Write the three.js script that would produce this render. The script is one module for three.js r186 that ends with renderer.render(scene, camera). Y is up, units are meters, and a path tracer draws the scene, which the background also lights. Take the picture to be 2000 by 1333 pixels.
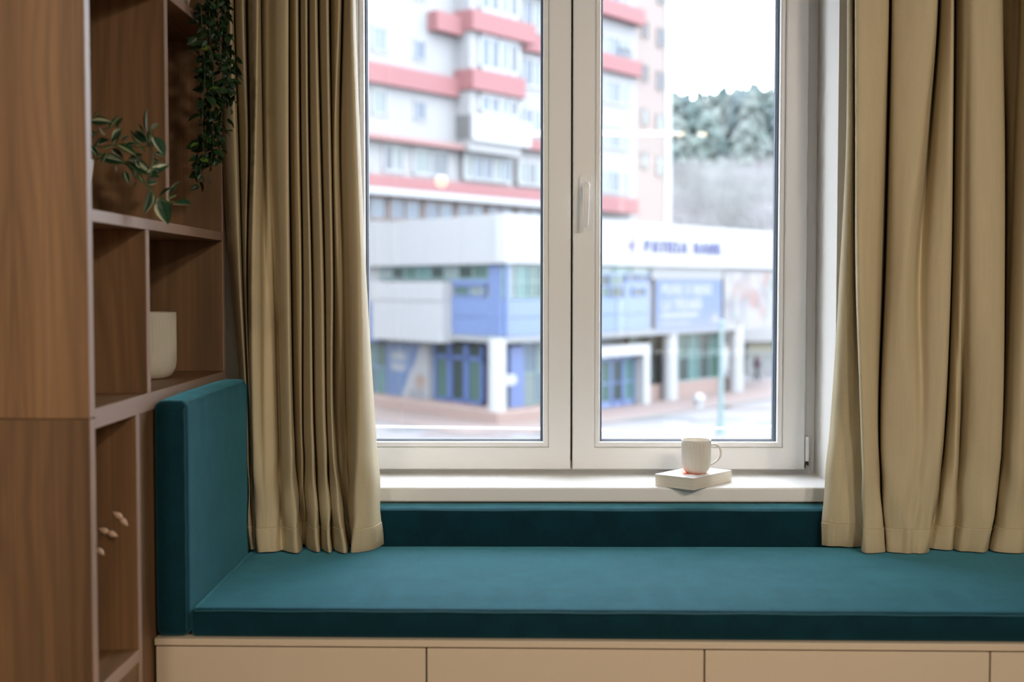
import * as THREE from 'three';
import { RoundedBoxGeometry } from 'three/addons/geometries/RoundedBoxGeometry.js';
import { TextGeometry } from 'three/addons/geometries/TextGeometry.js';
import { FontLoader } from 'three/addons/loaders/FontLoader.js';
import { MarchingCubes } from 'three/addons/objects/MarchingCubes.js';
import { mergeGeometries, mergeVertices } from 'three/addons/utils/BufferGeometryUtils.js';
import { RectAreaLightUniformsLib } from 'three/addons/lights/RectAreaLightUniformsLib.js';

// ------------------------------------------------------------------ camera, sky, exposure, large lights
const EYE = 1.14, FOCAL = 2500;                       // eye height above the floor (m); focal length in pixels of the 2000x1333 frame
const scene = new THREE.Scene();
const camera = new THREE.PerspectiveCamera(2 * Math.atan(666.5 / FOCAL) * 180 / Math.PI, 2000 / 1333, 0.05, 800);
camera.position.set(0, EYE, 0);
camera.rotation.order = 'YXZ';
camera.rotation.y = Math.atan(15 / FOCAL);
camera.rotation.x = -Math.atan(109.5 / FOCAL);
camera.focus = 3.28;
camera.userData.fStop = 2.2;
const SKY = 10.5;                                      // overcast: the same bright white cloud in every direction
scene.background = new THREE.Color().setRGB(0.88 * SKY, 0.965 * SKY, 1.08 * SKY);
const renderer = new THREE.WebGLRenderer({ antialias: true });
renderer.toneMapping = THREE.LinearToneMapping;
renderer.toneMappingExposure = 1.0;
renderer.shadowMap.enabled = true;
RectAreaLightUniformsLib.init();
const WARM = [1.0, 0.89, 0.75];
const UNSEEN_SPOT = 9.5, UNSEEN_BLIND = 0.35;               // candela of each unseen ceiling spot; radiance of the unseen rear window glow

// ------------------------------------------------------------------ helpers
const used = new Map();
function numbered(name) {
  const n = used.get(name) ?? 0;
  used.set(name, n + 1);
  return n ? name + '_' + String(n).padStart(3, '0') : name;
}
function shadows(o) { o.castShadow = true; o.receiveShadow = true; return o; }
function thing(name, label, category, pos = [0, 0, 0], group) {
  const o = new THREE.Group();
  o.name = numbered(name);
  o.position.set(...pos);
  o.userData = { label, category };
  if (group) o.userData.group = group;
  scene.add(o);
  return o;
}
function part(name, geo, mat, parent, label) {
  const m = shadows(new THREE.Mesh(geo, mat));
  m.name = name;
  if (label) m.userData.label = label;
  parent.add(m);
  return m;
}
function structGroup(name) {
  const o = new THREE.Group();
  o.name = name; o.userData = { kind: 'structure' };
  scene.add(o);
  return o;
}
function struct(name, geo, mat) {
  const m = shadows(new THREE.Mesh(geo, mat));
  m.name = name; m.userData = { kind: 'structure' };
  scene.add(m);
  return m;
}
function mulberry(a) {
  return () => { a = (a + 0x6d2b79f5) | 0; let t = Math.imul(a ^ (a >>> 15), 1 | a); t = (t + Math.imul(t ^ (t >>> 7), 61 | t)) ^ t; return ((t ^ (t >>> 14)) >>> 0) / 4294967296; };
}
function hash2(x, y, s) {
  let h = Math.imul(x, 374761393) + Math.imul(y, 668265263) + Math.imul(s, 2246822519);
  h = Math.imul(h ^ (h >>> 13), 1274126177);
  return ((h ^ (h >>> 16)) >>> 0) / 4294967296;
}
function noise2(x, y, s = 0) {
  const ix = Math.floor(x), iy = Math.floor(y), fx = x - ix, fy = y - iy;
  const u = fx * fx * (3 - 2 * fx), v = fy * fy * (3 - 2 * fy);
  return (hash2(ix, iy, s) * (1 - u) + hash2(ix + 1, iy, s) * u) * (1 - v) + (hash2(ix, iy + 1, s) * (1 - u) + hash2(ix + 1, iy + 1, s) * u) * v;
}
function fbm(x, y, s = 0, o = 4) { let a = 0.5, t = 0, n = 0; for (let i = 0; i < o; i++) { t += a * noise2(x, y, s + i * 17); n += a; a *= 0.5; x *= 2; y *= 2; } return t / n; }
function std(o) { return new THREE.MeshStandardMaterial(o); }
function phys(o) { return new THREE.MeshPhysicalMaterial(o); }
const lin = (r, g, b) => new THREE.Color().setRGB(r, g, b);
const hex = (h) => new THREE.Color(h);
function rbox(x0, x1, y0, y1, z0, z1, r = 0.0015, seg = 2) {
  const w = x1 - x0, h = y1 - y0, d = z1 - z0;
  const g = r > 0 ? new RoundedBoxGeometry(w, h, d, seg, Math.min(r, w / 2.01, h / 2.01, d / 2.01)) : new THREE.BoxGeometry(w, h, d).toNonIndexed();
  g.clearGroups();
  g.translate((x0 + x1) / 2, (y0 + y1) / 2, (z0 + z1) / 2);
  return g;
}
// texture coordinates in metres: v runs along the grain axis
function metreUV(g, grain = 'y', su = 1, sv = 1, ou = 0, ov = 0) {
  const p = g.attributes.position, n = g.attributes.normal, uv = new Float32Array(p.count * 2), ax = { x: 0, y: 1, z: 2 }[grain];
  for (let i = 0; i < p.count; i += 1) {
    const N = [Math.abs(n.getX(i)), Math.abs(n.getY(i)), Math.abs(n.getZ(i))], P = [p.getX(i), p.getY(i), p.getZ(i)];
    let face = N.indexOf(Math.max(...N));
    let a, b;
    if (face === ax) { a = P[(ax + 1) % 3]; b = P[(ax + 2) % 3]; } else { a = P[3 - face - ax]; b = P[ax]; }
    uv[2 * i] = a / su + ou; uv[2 * i + 1] = b / sv + ov;
  }
  g.setAttribute('uv', new THREE.BufferAttribute(uv, 2));
  return g;
}
function merged(list) {
  return mergeGeometries(list.map((g) => { const q = g.index ? g.toNonIndexed() : g; if (!q.attributes.uv) q.setAttribute('uv', new THREE.BufferAttribute(new Float32Array(q.attributes.position.count * 2), 2)); return q; }), false);
}
function dataTexture(w, h, fn, srgb = true) {
  const d = new Uint8Array(w * h * 4);
  for (let y = 0; y < h; y++) for (let x = 0; x < w; x++) {
    const c = fn(x / w, y / h, x, y), i = (y * w + x) * 4;
    for (let k = 0; k < 3; k++) d[i + k] = Math.max(0, Math.min(255, Math.round(c[k] * 255)));
    d[i + 3] = 255;
  }
  const t = new THREE.DataTexture(d, w, h);
  t.wrapS = t.wrapT = THREE.MirroredRepeatWrapping;
  t.magFilter = THREE.LinearFilter; t.minFilter = THREE.LinearMipmapLinearFilter; t.generateMipmaps = true;
  if (srgb) t.colorSpace = THREE.SRGBColorSpace;
  t.needsUpdate = true;
  return t;
}
function frameGeo(x0, x1, y0, y1, inL, inR, inB, inT, zFront, depth, bevel = 0.003) {   // a rectangular frame, front face at zFront, going back by depth
  const b = bevel, s = new THREE.Shape([[x0 + b, y0 + b], [x1 - b, y0 + b], [x1 - b, y1 - b], [x0 + b, y1 - b]].map((p) => new THREE.Vector2(...p)));
  s.holes.push(new THREE.Path([[x0 + inL - b, y0 + inB - b], [x0 + inL - b, y1 - inT + b], [x1 - inR + b, y1 - inT + b], [x1 - inR + b, y0 + inB - b]].map((p) => new THREE.Vector2(...p))));
  const g = new THREE.ExtrudeGeometry(s, { depth: depth - 2 * b, bevelEnabled: b > 0, bevelThickness: b, bevelSize: b, bevelSegments: 2, curveSegments: 2 });
  g.translate(0, 0, zFront - depth + b);
  return g;
}
function tube(points, r, seg = 24, rad = 8) {
  return new THREE.TubeGeometry(new THREE.CatmullRomCurve3(points.map((p) => (p.isVector3 ? p : new THREE.Vector3(...p)))), seg, r, rad, false);
}
// a place in the room: a sight line through (u, v) of the photograph, taken at distance d in front of the camera plane
const SIGHT = new THREE.Matrix4().makeRotationFromEuler(camera.rotation);
function at(u, v, d) {
  const r = new THREE.Vector3((u - 1000) / FOCAL, (666.5 - v) / FOCAL, -1).applyMatrix4(SIGHT);
  r.multiplyScalar(-d / r.z);
  r.y += EYE;
  return r;
}
function atHeight(u, y, d) {                                              // the same at a given height above the floor
  let v = 557 - (y - EYE) / d * FOCAL, p;
  for (let i = 0; i < 3; i++) { p = at(u, v, d); v += (p.y - y) / d * FOCAL; }
  return at(u, v, d);
}

// ------------------------------------------------------------------ materials
const woodTex = (seed) => dataTexture(512, 1024, (u, v) => {              // 0.5 m across the grain, 1.6 m along it
  const X = u * 0.5, Y = v * 1.6;
  const warp = fbm(X * 5, Y * 1.1, seed, 3) - 0.5;
  const cath = Math.pow(Math.abs(X - 0.25 + warp * 0.16) * 3.2, 1.7) * 9 + Y * 2.4 + fbm(X * 4, Y * 2, seed + 5, 2) * 1.6;
  const ring = Math.pow(0.5 + 0.5 * Math.sin(cath * 6.283), 2.0);
  const line = fbm(X * 210 + warp * 8, Y * 2.2, seed + 9, 2), pore = noise2(X * 520, Y * 9, seed + 3), tone = fbm(X * 9, Y * 0.7, seed + 11, 3);
  let k = 0.86 + 0.22 * (tone - 0.5) * 2 + 0.16 * (line - 0.5) - 0.10 * ring * (0.4 + 0.6 * line);
  if (pore > 0.80) k -= 0.07 * (pore - 0.80) / 0.20;
  k = Math.max(0.45, k);
  return [0.62 * k, 0.465 * k * (0.98 + 0.03 * tone), 0.315 * k * (0.94 + 0.1 * tone)];
});
const WOOD = [woodTex(3), woodTex(41)].map((t) => std({ map: t, roughness: 0.5 }));
const edgeWoodLit = std({ color: hex('#a98d7c'), roughness: 0.38 });  // edge banding; its pinkish grey also carries window light
const wallMat = std({ color: lin(0.80, 0.78, 0.74), roughness: 0.85, bumpMap: dataTexture(256, 256, (u, v) => { const k = fbm(u * 30, v * 30, 77, 3); return [k, k, k]; }, false), bumpScale: 0.0004 });
const pvc = phys({ color: lin(0.80, 0.80, 0.79), roughness: 0.32, specularIntensity: 0.9 });
const pvcDark = std({ color: lin(0.10, 0.10, 0.095), roughness: 0.7 });
const gasketMat = std({ color: lin(0.10, 0.13, 0.17), roughness: 0.5 });
const sillMat = phys({ color: lin(0.83, 0.82, 0.80), roughness: 0.38 });
const glassMat = phys({ color: 0xffffff, transmission: 1, thickness: 0, roughness: 0, ior: 1.5, specularIntensity: 0.9 });
const creamLacquer = std({ color: lin(0.68, 0.565, 0.42), roughness: 0.45 });
const fabricTex = dataTexture(512, 512, (u, v, x, y) => {
  const k = 0.80 + 0.24 * fbm(u * 9, v * 9, 5, 4) + 0.16 * (noise2(x * 0.5, y * 0.5, 8) - 0.5) + 0.05 * (((x >> 1) + (y >> 1)) % 2 ? 1 : -1);
  return [0.035 * k, 0.205 * k, 0.25 * k];
});
const fabricBump = dataTexture(512, 512, (u, v, x, y) => { const k = 0.5 + 0.4 * (noise2(x * 0.5, y * 0.5, 9) - 0.5) + 0.25 * (((x >> 1) + (y >> 1)) % 2 ? 1 : -1); return [k, k, k]; }, false);
const sheenTex = dataTexture(512, 512, (u, v, x, y) => { const k = 0.70 + 0.22 * fbm(u * 7, v * 7, 15, 4) + 0.30 * (noise2(x * 0.45, y * 0.45, 28) - 0.5) + 0.14 * (hash2(x, y, 3) - 0.5); return [k, k, k]; }, false);
const teal = phys({ map: fabricTex, roughness: 0.9, bumpMap: fabricBump, bumpScale: 0.0005, sheen: 1.65, sheenColor: lin(0.19, 0.68, 0.86), sheenColorMap: sheenTex, sheenRoughness: 0.8, specularIntensity: 0.3 });
const tealPiping = phys({ color: lin(0.004, 0.075, 0.10), roughness: 0.8, sheen: 0.5, sheenColor: lin(0.3, 0.55, 0.6), sheenRoughness: 0.5 });
const clothTex = dataTexture(512, 512, (u, v, x, y) => {
  const k = 0.95 + 0.05 * (fbm(u * 60, v * 4, 12, 3) - 0.5) + 0.035 * (noise2(x, y * 0.5, 2) - 0.5);
  return [0.81 * k, 0.745 * k, 0.605 * k];
});
const curtainMat = phys({ map: clothTex, roughness: 0.62, sheen: 0.15, sheenColor: lin(0.75, 0.70, 0.60), sheenRoughness: 0.5, specularIntensity: 0.5 });
const ceramic = phys({ color: lin(0.76, 0.72, 0.64), roughness: 0.35, clearcoat: 0.3, clearcoatRoughness: 0.25 });
const ceramicMatte = std({ color: lin(0.70, 0.64, 0.52), roughness: 0.6 });

// ------------------------------------------------------------------ the room
const WALL_Z = -3.33, OUT_Z = -3.88, LEFT_X = -1.10, RIGHT_X = 4.6, REAR_Z = 4.6, CEIL = 2.62;
const OPEN = { x0: -0.536, x1: 0.822, y0: 0.580, y1: 2.21 };
{
  const w = (x0, x1, y0, y1) => rbox(x0, x1, y0, y1, OUT_Z, WALL_Z, 0);
  struct('wall_window', merged([w(LEFT_X - 0.2, OPEN.x0, 0, CEIL), w(OPEN.x1, RIGHT_X + 0.2, 0, CEIL), w(OPEN.x0, OPEN.x1, 0, OPEN.y0), w(OPEN.x0, OPEN.x1, OPEN.y1, CEIL)]), wallMat);
  struct('wall_left', rbox(LEFT_X - 0.2, LEFT_X, 0, CEIL, WALL_Z, REAR_Z, 0), wallMat);
  struct('wall_right', rbox(RIGHT_X, RIGHT_X + 0.2, 0, CEIL, WALL_Z, REAR_Z, 0), wallMat);
  struct('wall_rear', merged([rbox(LEFT_X - 0.2, 0.9, 0, CEIL, REAR_Z, REAR_Z + 0.3, 0), rbox(4.3, RIGHT_X + 0.2, 0, CEIL, REAR_Z, REAR_Z + 0.3, 0), rbox(0.9, 4.3, 0, 0.5, REAR_Z, REAR_Z + 0.3, 0), rbox(0.9, 4.3, 2.3, CEIL, REAR_Z, REAR_Z + 0.3, 0)]), wallMat);
  struct('ceiling', rbox(LEFT_X - 0.2, RIGHT_X + 0.2, CEIL, CEIL + 0.2, OUT_Z, REAR_Z + 0.3, 0), std({ color: lin(0.8, 0.79, 0.77), roughness: 0.9 }));
  struct('floor', metreUV(rbox(LEFT_X - 0.2, RIGHT_X + 0.2, -0.2, 0, OUT_Z, REAR_Z + 0.3, 0), 'z', 0.5, 1.6), std({ map: WOOD[1].map, color: lin(1.5, 1.45, 1.35), roughness: 0.5 }));
}
{ // unseen window behind the camera, its glow placed to light room-side surfaces
  const win = structGroup('window_2');
  part('window_frame', frameGeo(0.9, 4.3, 0.5, 2.3, 0.06, 0.06, 0.06, 0.06, REAR_Z + 0.16, 0.07), pvc, win);
  part('unseen_blind', rbox(0.95, 4.25, 0.55, 2.25, REAR_Z + 0.04, REAR_Z + 0.045, 0), std({ color: lin(0.7, 0.66, 0.58), emissive: lin(1, 0.86, 0.66), emissiveIntensity: 0.6, roughness: 0.9 }), win);
  const l = new THREE.RectAreaLight(lin(1.0, 0.92, 0.80), UNSEEN_BLIND, 3.2, 1.6);
  l.position.set(2.6, 1.4, REAR_Z - 0.01);
  l.name = 'unseen_blind_glow';
  scene.add(l);
}
function unseenSpot(x, z, aim, share, label) {  // lamp out of view, aimed to light the bench, window and curtains
  const t = thing('unseen_ceiling_spot', label, 'ceiling lamp', [x, CEIL, z]);
  const dir = new THREE.Vector3(...aim).sub(new THREE.Vector3(x, CEIL - 0.1, z)).normalize();
  part('base', new THREE.CylinderGeometry(0.05, 0.05, 0.02, 28).translate(0, -0.01, 0), pvc, t);
  part('stem', new THREE.CylinderGeometry(0.008, 0.008, 0.06, 12).translate(0, -0.05, 0), pvc, t);
  const body = part('body', new THREE.LatheGeometry([[0.0001, -0.06], [0.035, -0.06], [0.045, -0.05], [0.055, 0.06], [0.051, 0.062], [0.045, 0.045], [0.0001, 0.04]].map((p) => new THREE.Vector2(...p)), 32), pvc, t);
  body.position.set(0, -0.1, 0); body.quaternion.setFromUnitVectors(new THREE.Vector3(0, 1, 0), dir);
  const lens = new THREE.Mesh(new THREE.CylinderGeometry(0.045, 0.045, 0.006, 28).translate(0, 0.05, 0), std({ color: lin(0.8, 0.8, 0.8), emissive: lin(...WARM), emissiveIntensity: 5, roughness: 0.5 }));
  lens.name = 'lens'; body.add(shadows(lens));
  const l = new THREE.SpotLight(lin(...WARM), UNSEEN_SPOT * share, 0, 33 * Math.PI / 180, 1, 2);
  l.name = 'unseen_ceiling_spot_glow';
  l.position.set(x, CEIL - 0.1, z).addScaledVector(dir, 0.075); l.target.position.set(...aim);
  l.shadow.radius = 6; l.castShadow = true;
  scene.add(l, l.target);
}
unseenSpot(-0.95, 0.7, [-0.45, 0.45, -2.6], 0.72, 'unseen ceiling spot lamp lighting the shelving end of the bench');
unseenSpot(1.25, 0.7, [0.10, 0.95, -3.0], 1.0, 'unseen ceiling spot lamp lighting the middle of the window');
unseenSpot(2.15, 0.7, [0.95, 0.85, -3.0], 1.05, 'unseen ceiling spot lamp lighting the broad curtain');
{ // small lamps that the window glass mirrors
  const t = thing('linear_lamp', 'long thin pendant lamp mirrored in the window glass', 'pendant lamp', [0.66, 2.44, 3.9]);
  part('profile', rbox(-0.68, 0.68, 0.02, 0.05, -0.02, 0.02, 0.002), pvc, t);
  part('diffuser', rbox(-0.68, 0.68, -0.02, 0.019, -0.02, 0.02, 0.006), std({ color: lin(0.8, 0.8, 0.8), emissive: lin(1, 0.9, 0.75), emissiveIntensity: 9 }), t);
  for (const s of [-0.5, 0.5]) part('wire', new THREE.CylinderGeometry(0.0015, 0.0015, CEIL - 2.49, 6).translate(s, (CEIL - 2.49) / 2 + 0.05, 0), pvcDark, t);
  const l = new THREE.RectAreaLight(lin(1, 0.9, 0.75), 9, 1.36, 0.04);
  l.name = 'linear_lamp_glow'; l.position.set(0.66, 2.418, 3.9); l.rotation.x = -Math.PI / 2; scene.add(l);
  [[1.37, 'left'], [1.56, 'right']].forEach(([x], i) => {
    const s = thing('spot_lamp', i ? 'small round track spot mirrored farther from the linear lamp' : 'small round track spot mirrored close beside the linear lamp', 'spot lamp', [x, 2.43, 3.9]);
    part('body', new THREE.CylinderGeometry(0.045, 0.05, 0.12, 20).translate(0, 0.075, 0), pvc, s);
    part('bulb', new THREE.SphereGeometry(0.042, 18, 12).scale(1, 0.6, 1), std({ color: lin(0.8, 0.8, 0.8), emissive: lin(1, 0.82, 0.55), emissiveIntensity: 14 }), s);
    part('stem', new THREE.CylinderGeometry(0.008, 0.008, CEIL - 2.565, 8).translate(0, 0.135 + (CEIL - 2.565) / 2, 0), pvc, s);
    const p = new THREE.PointLight(lin(1, 0.82, 0.55), 0.05); p.name = 'spot_lamp_glow'; p.position.set(x, 2.43, 3.9); scene.add(p);
  });
}

{
  const g = thing('globe_lamp', 'small round amber pendant globe mirrored in the other window sash', 'pendant lamp', [-0.67, 2.03, 3.9]);
  part('globe', new THREE.SphereGeometry(0.06, 24, 16), std({ color: lin(0.8, 0.7, 0.5), emissive: lin(1, 0.72, 0.36), emissiveIntensity: 9 }), g);
  part('cap', new THREE.CylinderGeometry(0.02, 0.025, 0.03, 16).translate(0, 0.068, 0), pvcDark, g);
  part('wire', new THREE.CylinderGeometry(0.0015, 0.0015, CEIL - 2.11, 6).translate(0, 0.08 + (CEIL - 2.11) / 2, 0), pvcDark, g);
  const p = new THREE.PointLight(lin(1, 0.72, 0.36), 0.08); p.name = 'globe_lamp_glow'; p.position.set(-0.67, 2.03, 3.9); scene.add(p);
}
// ------------------------------------------------------------------ window, sill, outer ledge
{
  const win = structGroup('window_1');
  const FZ = -3.555, SZ = -3.52;
  part('window_frame', frameGeo(OPEN.x0, OPEN.x1, 0.612, OPEN.y1, 0.055, 0.055, 0.038, 0.055, FZ, 0.07), pvc, win);
  part('window_post', rbox(0.10, 0.186, 0.63, 2.17, -3.62, -3.562, 0.002), pvcDark, win);
  const sash = (x0, x1, hasHandle) => {
    const y0 = 0.630, y1 = 2.17, st = 0.061;
    const s = part('sash', frameGeo(x0, x1, y0, y1, st, st, st, st, SZ, 0.075, 0.004), pvc, win);
    const b = 0.015;
    part('glazing_bead', frameGeo(x0 + st, x1 - st, y0 + st, y1 - st, b, b, b, b, SZ - 0.004, 0.02, 0.0045), pvc, s);
    part('gasket', frameGeo(x0 + st + 0.004, x1 - st - 0.004, y0 + st + 0.004, y1 - st - 0.004, b + 0.001, b + 0.001, b - 0.001, b, SZ - 0.0245, 0.006, 0.0008), gasketMat, s);
    part('gasket', frameGeo(x0 + st + 0.004, x1 - st - 0.004, y0 + st + 0.004, y1 - st - 0.004, b + 0.003, b + 0.003, b + 0.001, b, SZ - 0.034, 0.02, 0.0008), gasketMat, s);
    for (const z of [SZ - 0.0315, SZ - 0.056]) part('glazing', new THREE.PlaneGeometry(x1 - x0 - 2 * st - 0.012, y1 - y0 - 2 * st - 0.012).translate((x0 + x1) / 2, (y0 + y1) / 2, z), glassMat, s);
    if (!hasHandle) return;
    const h = part('handle', merged([
      (() => { const r = 0.0155, sh = new THREE.Shape(); sh.absarc(0.18, 1.428, r, 0, Math.PI); sh.absarc(0.18, 1.388, r, Math.PI, 2 * Math.PI); return new THREE.ExtrudeGeometry(sh, { depth: 0.008, bevelEnabled: true, bevelThickness: 0.003, bevelSize: 0.0025, bevelSegments: 3, curveSegments: 20 }).translate(0, 0, SZ); })(),
      new THREE.CylinderGeometry(0.0095, 0.0105, 0.036, 20).rotateX(Math.PI / 2).translate(0.18, 1.408, SZ + 0.028),
    ]), pvc, s);
    const lever = [];
    for (let i = 0; i <= 16; i++) {
      const t = i / 16, y = 1.418 - t * 0.122, z = SZ + 0.047 + 0.004 * Math.sin(t * Math.PI), w = 0.0098 - 0.0016 * t, x = 0.1805 - 0.003 * t;
      lever.push([x, y, z, w]);
    }
    const pos = [], idx = [], R = 14;
    lever.forEach(([x, y, z, w], i) => {
      const k = i === 0 ? 0.55 : i === 16 ? 0.85 : 1;
      for (let j = 0; j < R; j++) { const a = j / R * Math.PI * 2, c = Math.cos(a), q = Math.sin(a); pos.push(x + Math.sign(c) * Math.pow(Math.abs(c), 0.6) * w * k, y, z + Math.sign(q) * Math.pow(Math.abs(q), 0.6) * 0.0065 * k); }
      if (i) for (let j = 0; j < R; j++) { const a = (i - 1) * R + j, b2 = (i - 1) * R + (j + 1) % R; idx.push(a, a + R, b2, b2, a + R, b2 + R); }
    });
    const n0 = pos.length / 3; pos.push(lever[0][0], lever[0][1] + 0.002, lever[0][2], lever[16][0], lever[16][1], lever[16][2]);
    for (let j = 0; j < R; j++) idx.push(n0, j, (j + 1) % R, n0 + 1, 16 * R + (j + 1) % R, 16 * R + j);
    const g = new THREE.BufferGeometry(); g.setAttribute('position', new THREE.Float32BufferAttribute(pos, 3)); g.setIndex(idx); g.computeVertexNormals();
    h.add(shadows(Object.assign(new THREE.Mesh(g, pvc), { name: 'lever' })));
  };
  sash(-0.501, 0.1405, false);
  sash(0.1455, 0.787, true);
  // hinge at the lower corner
  const hinge = part('hinge_cover', rbox(0.7885, 0.7995, 0.652, 0.722, -3.556, -3.522, 0.003), pvc, win);
  part('hinge_screw', merged([rbox(0.7885, 0.792, 0.634, 0.650, -3.55, -3.526, 0.001), rbox(0.7935, 0.795, 0.643, 0.651, -3.55, -3.526, 0.0005), rbox(0.797, 0.799, 0.640, 0.651, -3.55, -3.526, 0.0005)]), std({ color: lin(0.06, 0.07, 0.07), roughness: 0.4, metalness: 0.4 }), hinge);
  struct('window_sill', rbox(-0.575, 0.862, 0.577, 0.616, -3.57, -3.295, 0.006, 4), sillMat);
  struct('window_ledge', rbox(-0.536, 0.822, 0.582, 0.594, -3.93, -3.60, 0.001), std({ color: lin(0.3, 0.3, 0.3), roughness: 0.6 }));
}
{ // the cable outside the glass
  const t = thing('cable', 'thin white cable strung across the outside of the window just above the bottom rail', 'cable');
  const pts = [[-1.15, 0.71, -3.89], [-1.0, 0.697, -4.0]];
  for (const [u, v] of [[600, 832.5], [733, 833.5], [900, 835.5], [1058, 838], [1172, 840.5], [1290, 840], [1400, 837], [1510, 833], [1620, 827]]) { const p = at(u, v, 4.1); pts.push([p.x, p.y, p.z]); }
  pts.push([1.25, 0.74, -4.0], [1.40, 0.76, -3.89]);
  part('sheath', tube(pts, 0.0034, 120, 8), std({ color: lin(0.8, 0.8, 0.8), roughness: 0.5 }), t);
}

// ------------------------------------------------------------------ wooden shelving
{
  const SX = -0.743, BX = LEFT_X;
  const t = thing('shelving_unit', 'built-in brown oak shelving with open compartments beside the window bench', 'bookcase', [0, 0, 0]);
  let k = 0;
  const wood = (name, x0, x1, y0, y1, z0, z1, grain, m, r = 0.0012, parent = t) => { k++; return part(name, metreUV(rbox(x0, x1, y0, y1, z0, z1, r), grain, 0.5, 1.6, k * 0.37, k * 0.53), WOOD[m], parent); };
  const band = (parent, y0, y1, z0, z1) => part('edge_band', rbox(SX - 0.0004, SX + 0.0012, y0, y1, z0, z1, 0.0005), edgeWoodLit, parent, 'edge band along the front of the board, window light in its pale colour');
  const side = (name, y0, y1, z0, z1) => band(wood(name, BX, SX, y0, y1, z0, z1, 'y', k % 2), y0 + 0.0005, y1 - 0.0005, z0 + 0.0005, z1 - 0.0005);
  const shelf = (y0, y1, z0, z1) => band(wood('shelf', BX, SX, y0, y1, z0, z1, 'z', k % 2), y0 + 0.0005, y1 - 0.0005, z0, z1);
  // near side: two panels, one over the other
  side('side_panel', 0.0, 0.9075, -2.224, -2.198);
  side('side_panel', 0.909, CEIL, -2.224, -2.198);
  side('side_panel', 0.924, CEIL, -3.222, -3.200);
  side('divider', 1.272, CEIL, -2.718, -2.695);
  side('divider', 0.924, 1.250, -2.565, -2.541);
  side('divider', 0.0, 0.888, -2.485, -2.461);
  shelf(1.250, 1.272, -3.200, -2.224);
  shelf(0.888, 0.924, -3.222, -2.224);
  shelf(0.405, 0.430, -2.461, -2.224);
  shelf(1.744, 1.766, -3.200, -2.718);
  shelf(1.744, 1.766, -2.695, -2.224);
  shelf(2.25, 2.272, -3.200, -2.718);
  shelf(2.25, 2.272, -2.695, -2.224);
  wood('base_panel', SX - 0.02, SX - 0.002, 0.0, 0.405, -2.461, -2.224, 'y', 0);
  wood('filler_panel', SX - 0.02, SX - 0.004, 0.0, 0.888, -3.222, -2.485, 'y', 1);
  wood('back_panel', BX + 0.0005, BX + 0.008, 0.0, CEIL, -3.222, -2.224, 'y', 1, 0);
}

// ------------------------------------------------------------------ bench with cushions
const SLANT = (x) => 0.0185 * (x + 0.744);             // the bench front stands a little closer at its far end
function slanted(g, z0, z1) {                          // move the front (z1) by SLANT, the back (z0) not at all
  const p = g.attributes.position;
  for (let i = 0; i < p.count; i++) p.setZ(i, p.getZ(i) + SLANT(p.getX(i)) * Math.min(1, Math.max(0, (p.getZ(i) - z0) / (z1 - z0))));
  return g;
}
{
  const t = thing('storage_bench', 'low cream storage bench under the window with flat fronts', 'bench', [0, 0, 0]);
  part('bench_top', slanted(rbox(-0.743, 1.62, 0.407, 0.421, -3.325, -2.570, 0.0015), -3.33, -2.57), creamLacquer, t);
  part('carcass', slanted(rbox(-0.740, 1.62, 0.07, 0.406, -3.32, -2.600, 0), -3.33, -2.57), std({ color: lin(0.10, 0.08, 0.06), roughness: 0.8 }), t);
  part('plinth', slanted(rbox(-0.740, 1.62, 0.0, 0.07, -3.3, -2.63, 0), -3.33, -2.57), creamLacquer, t);
  const xs = [-0.7425, -0.189, 0.373, 0.944, 1.515];
  for (let i = 0; i < 4; i++) part('drawer_front', slanted(rbox(xs[i] + 0.0016, xs[i + 1] - 0.0016, 0.072, 0.4035, -2.594, -2.574, 0.0012), -3.33, -2.57), creamLacquer, t);
  part('side_panel', slanted(rbox(1.516, 1.62, 0.0, 0.4035, -2.594, -2.574, 0.0012), -3.33, -2.57), creamLacquer, t);
}
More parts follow.
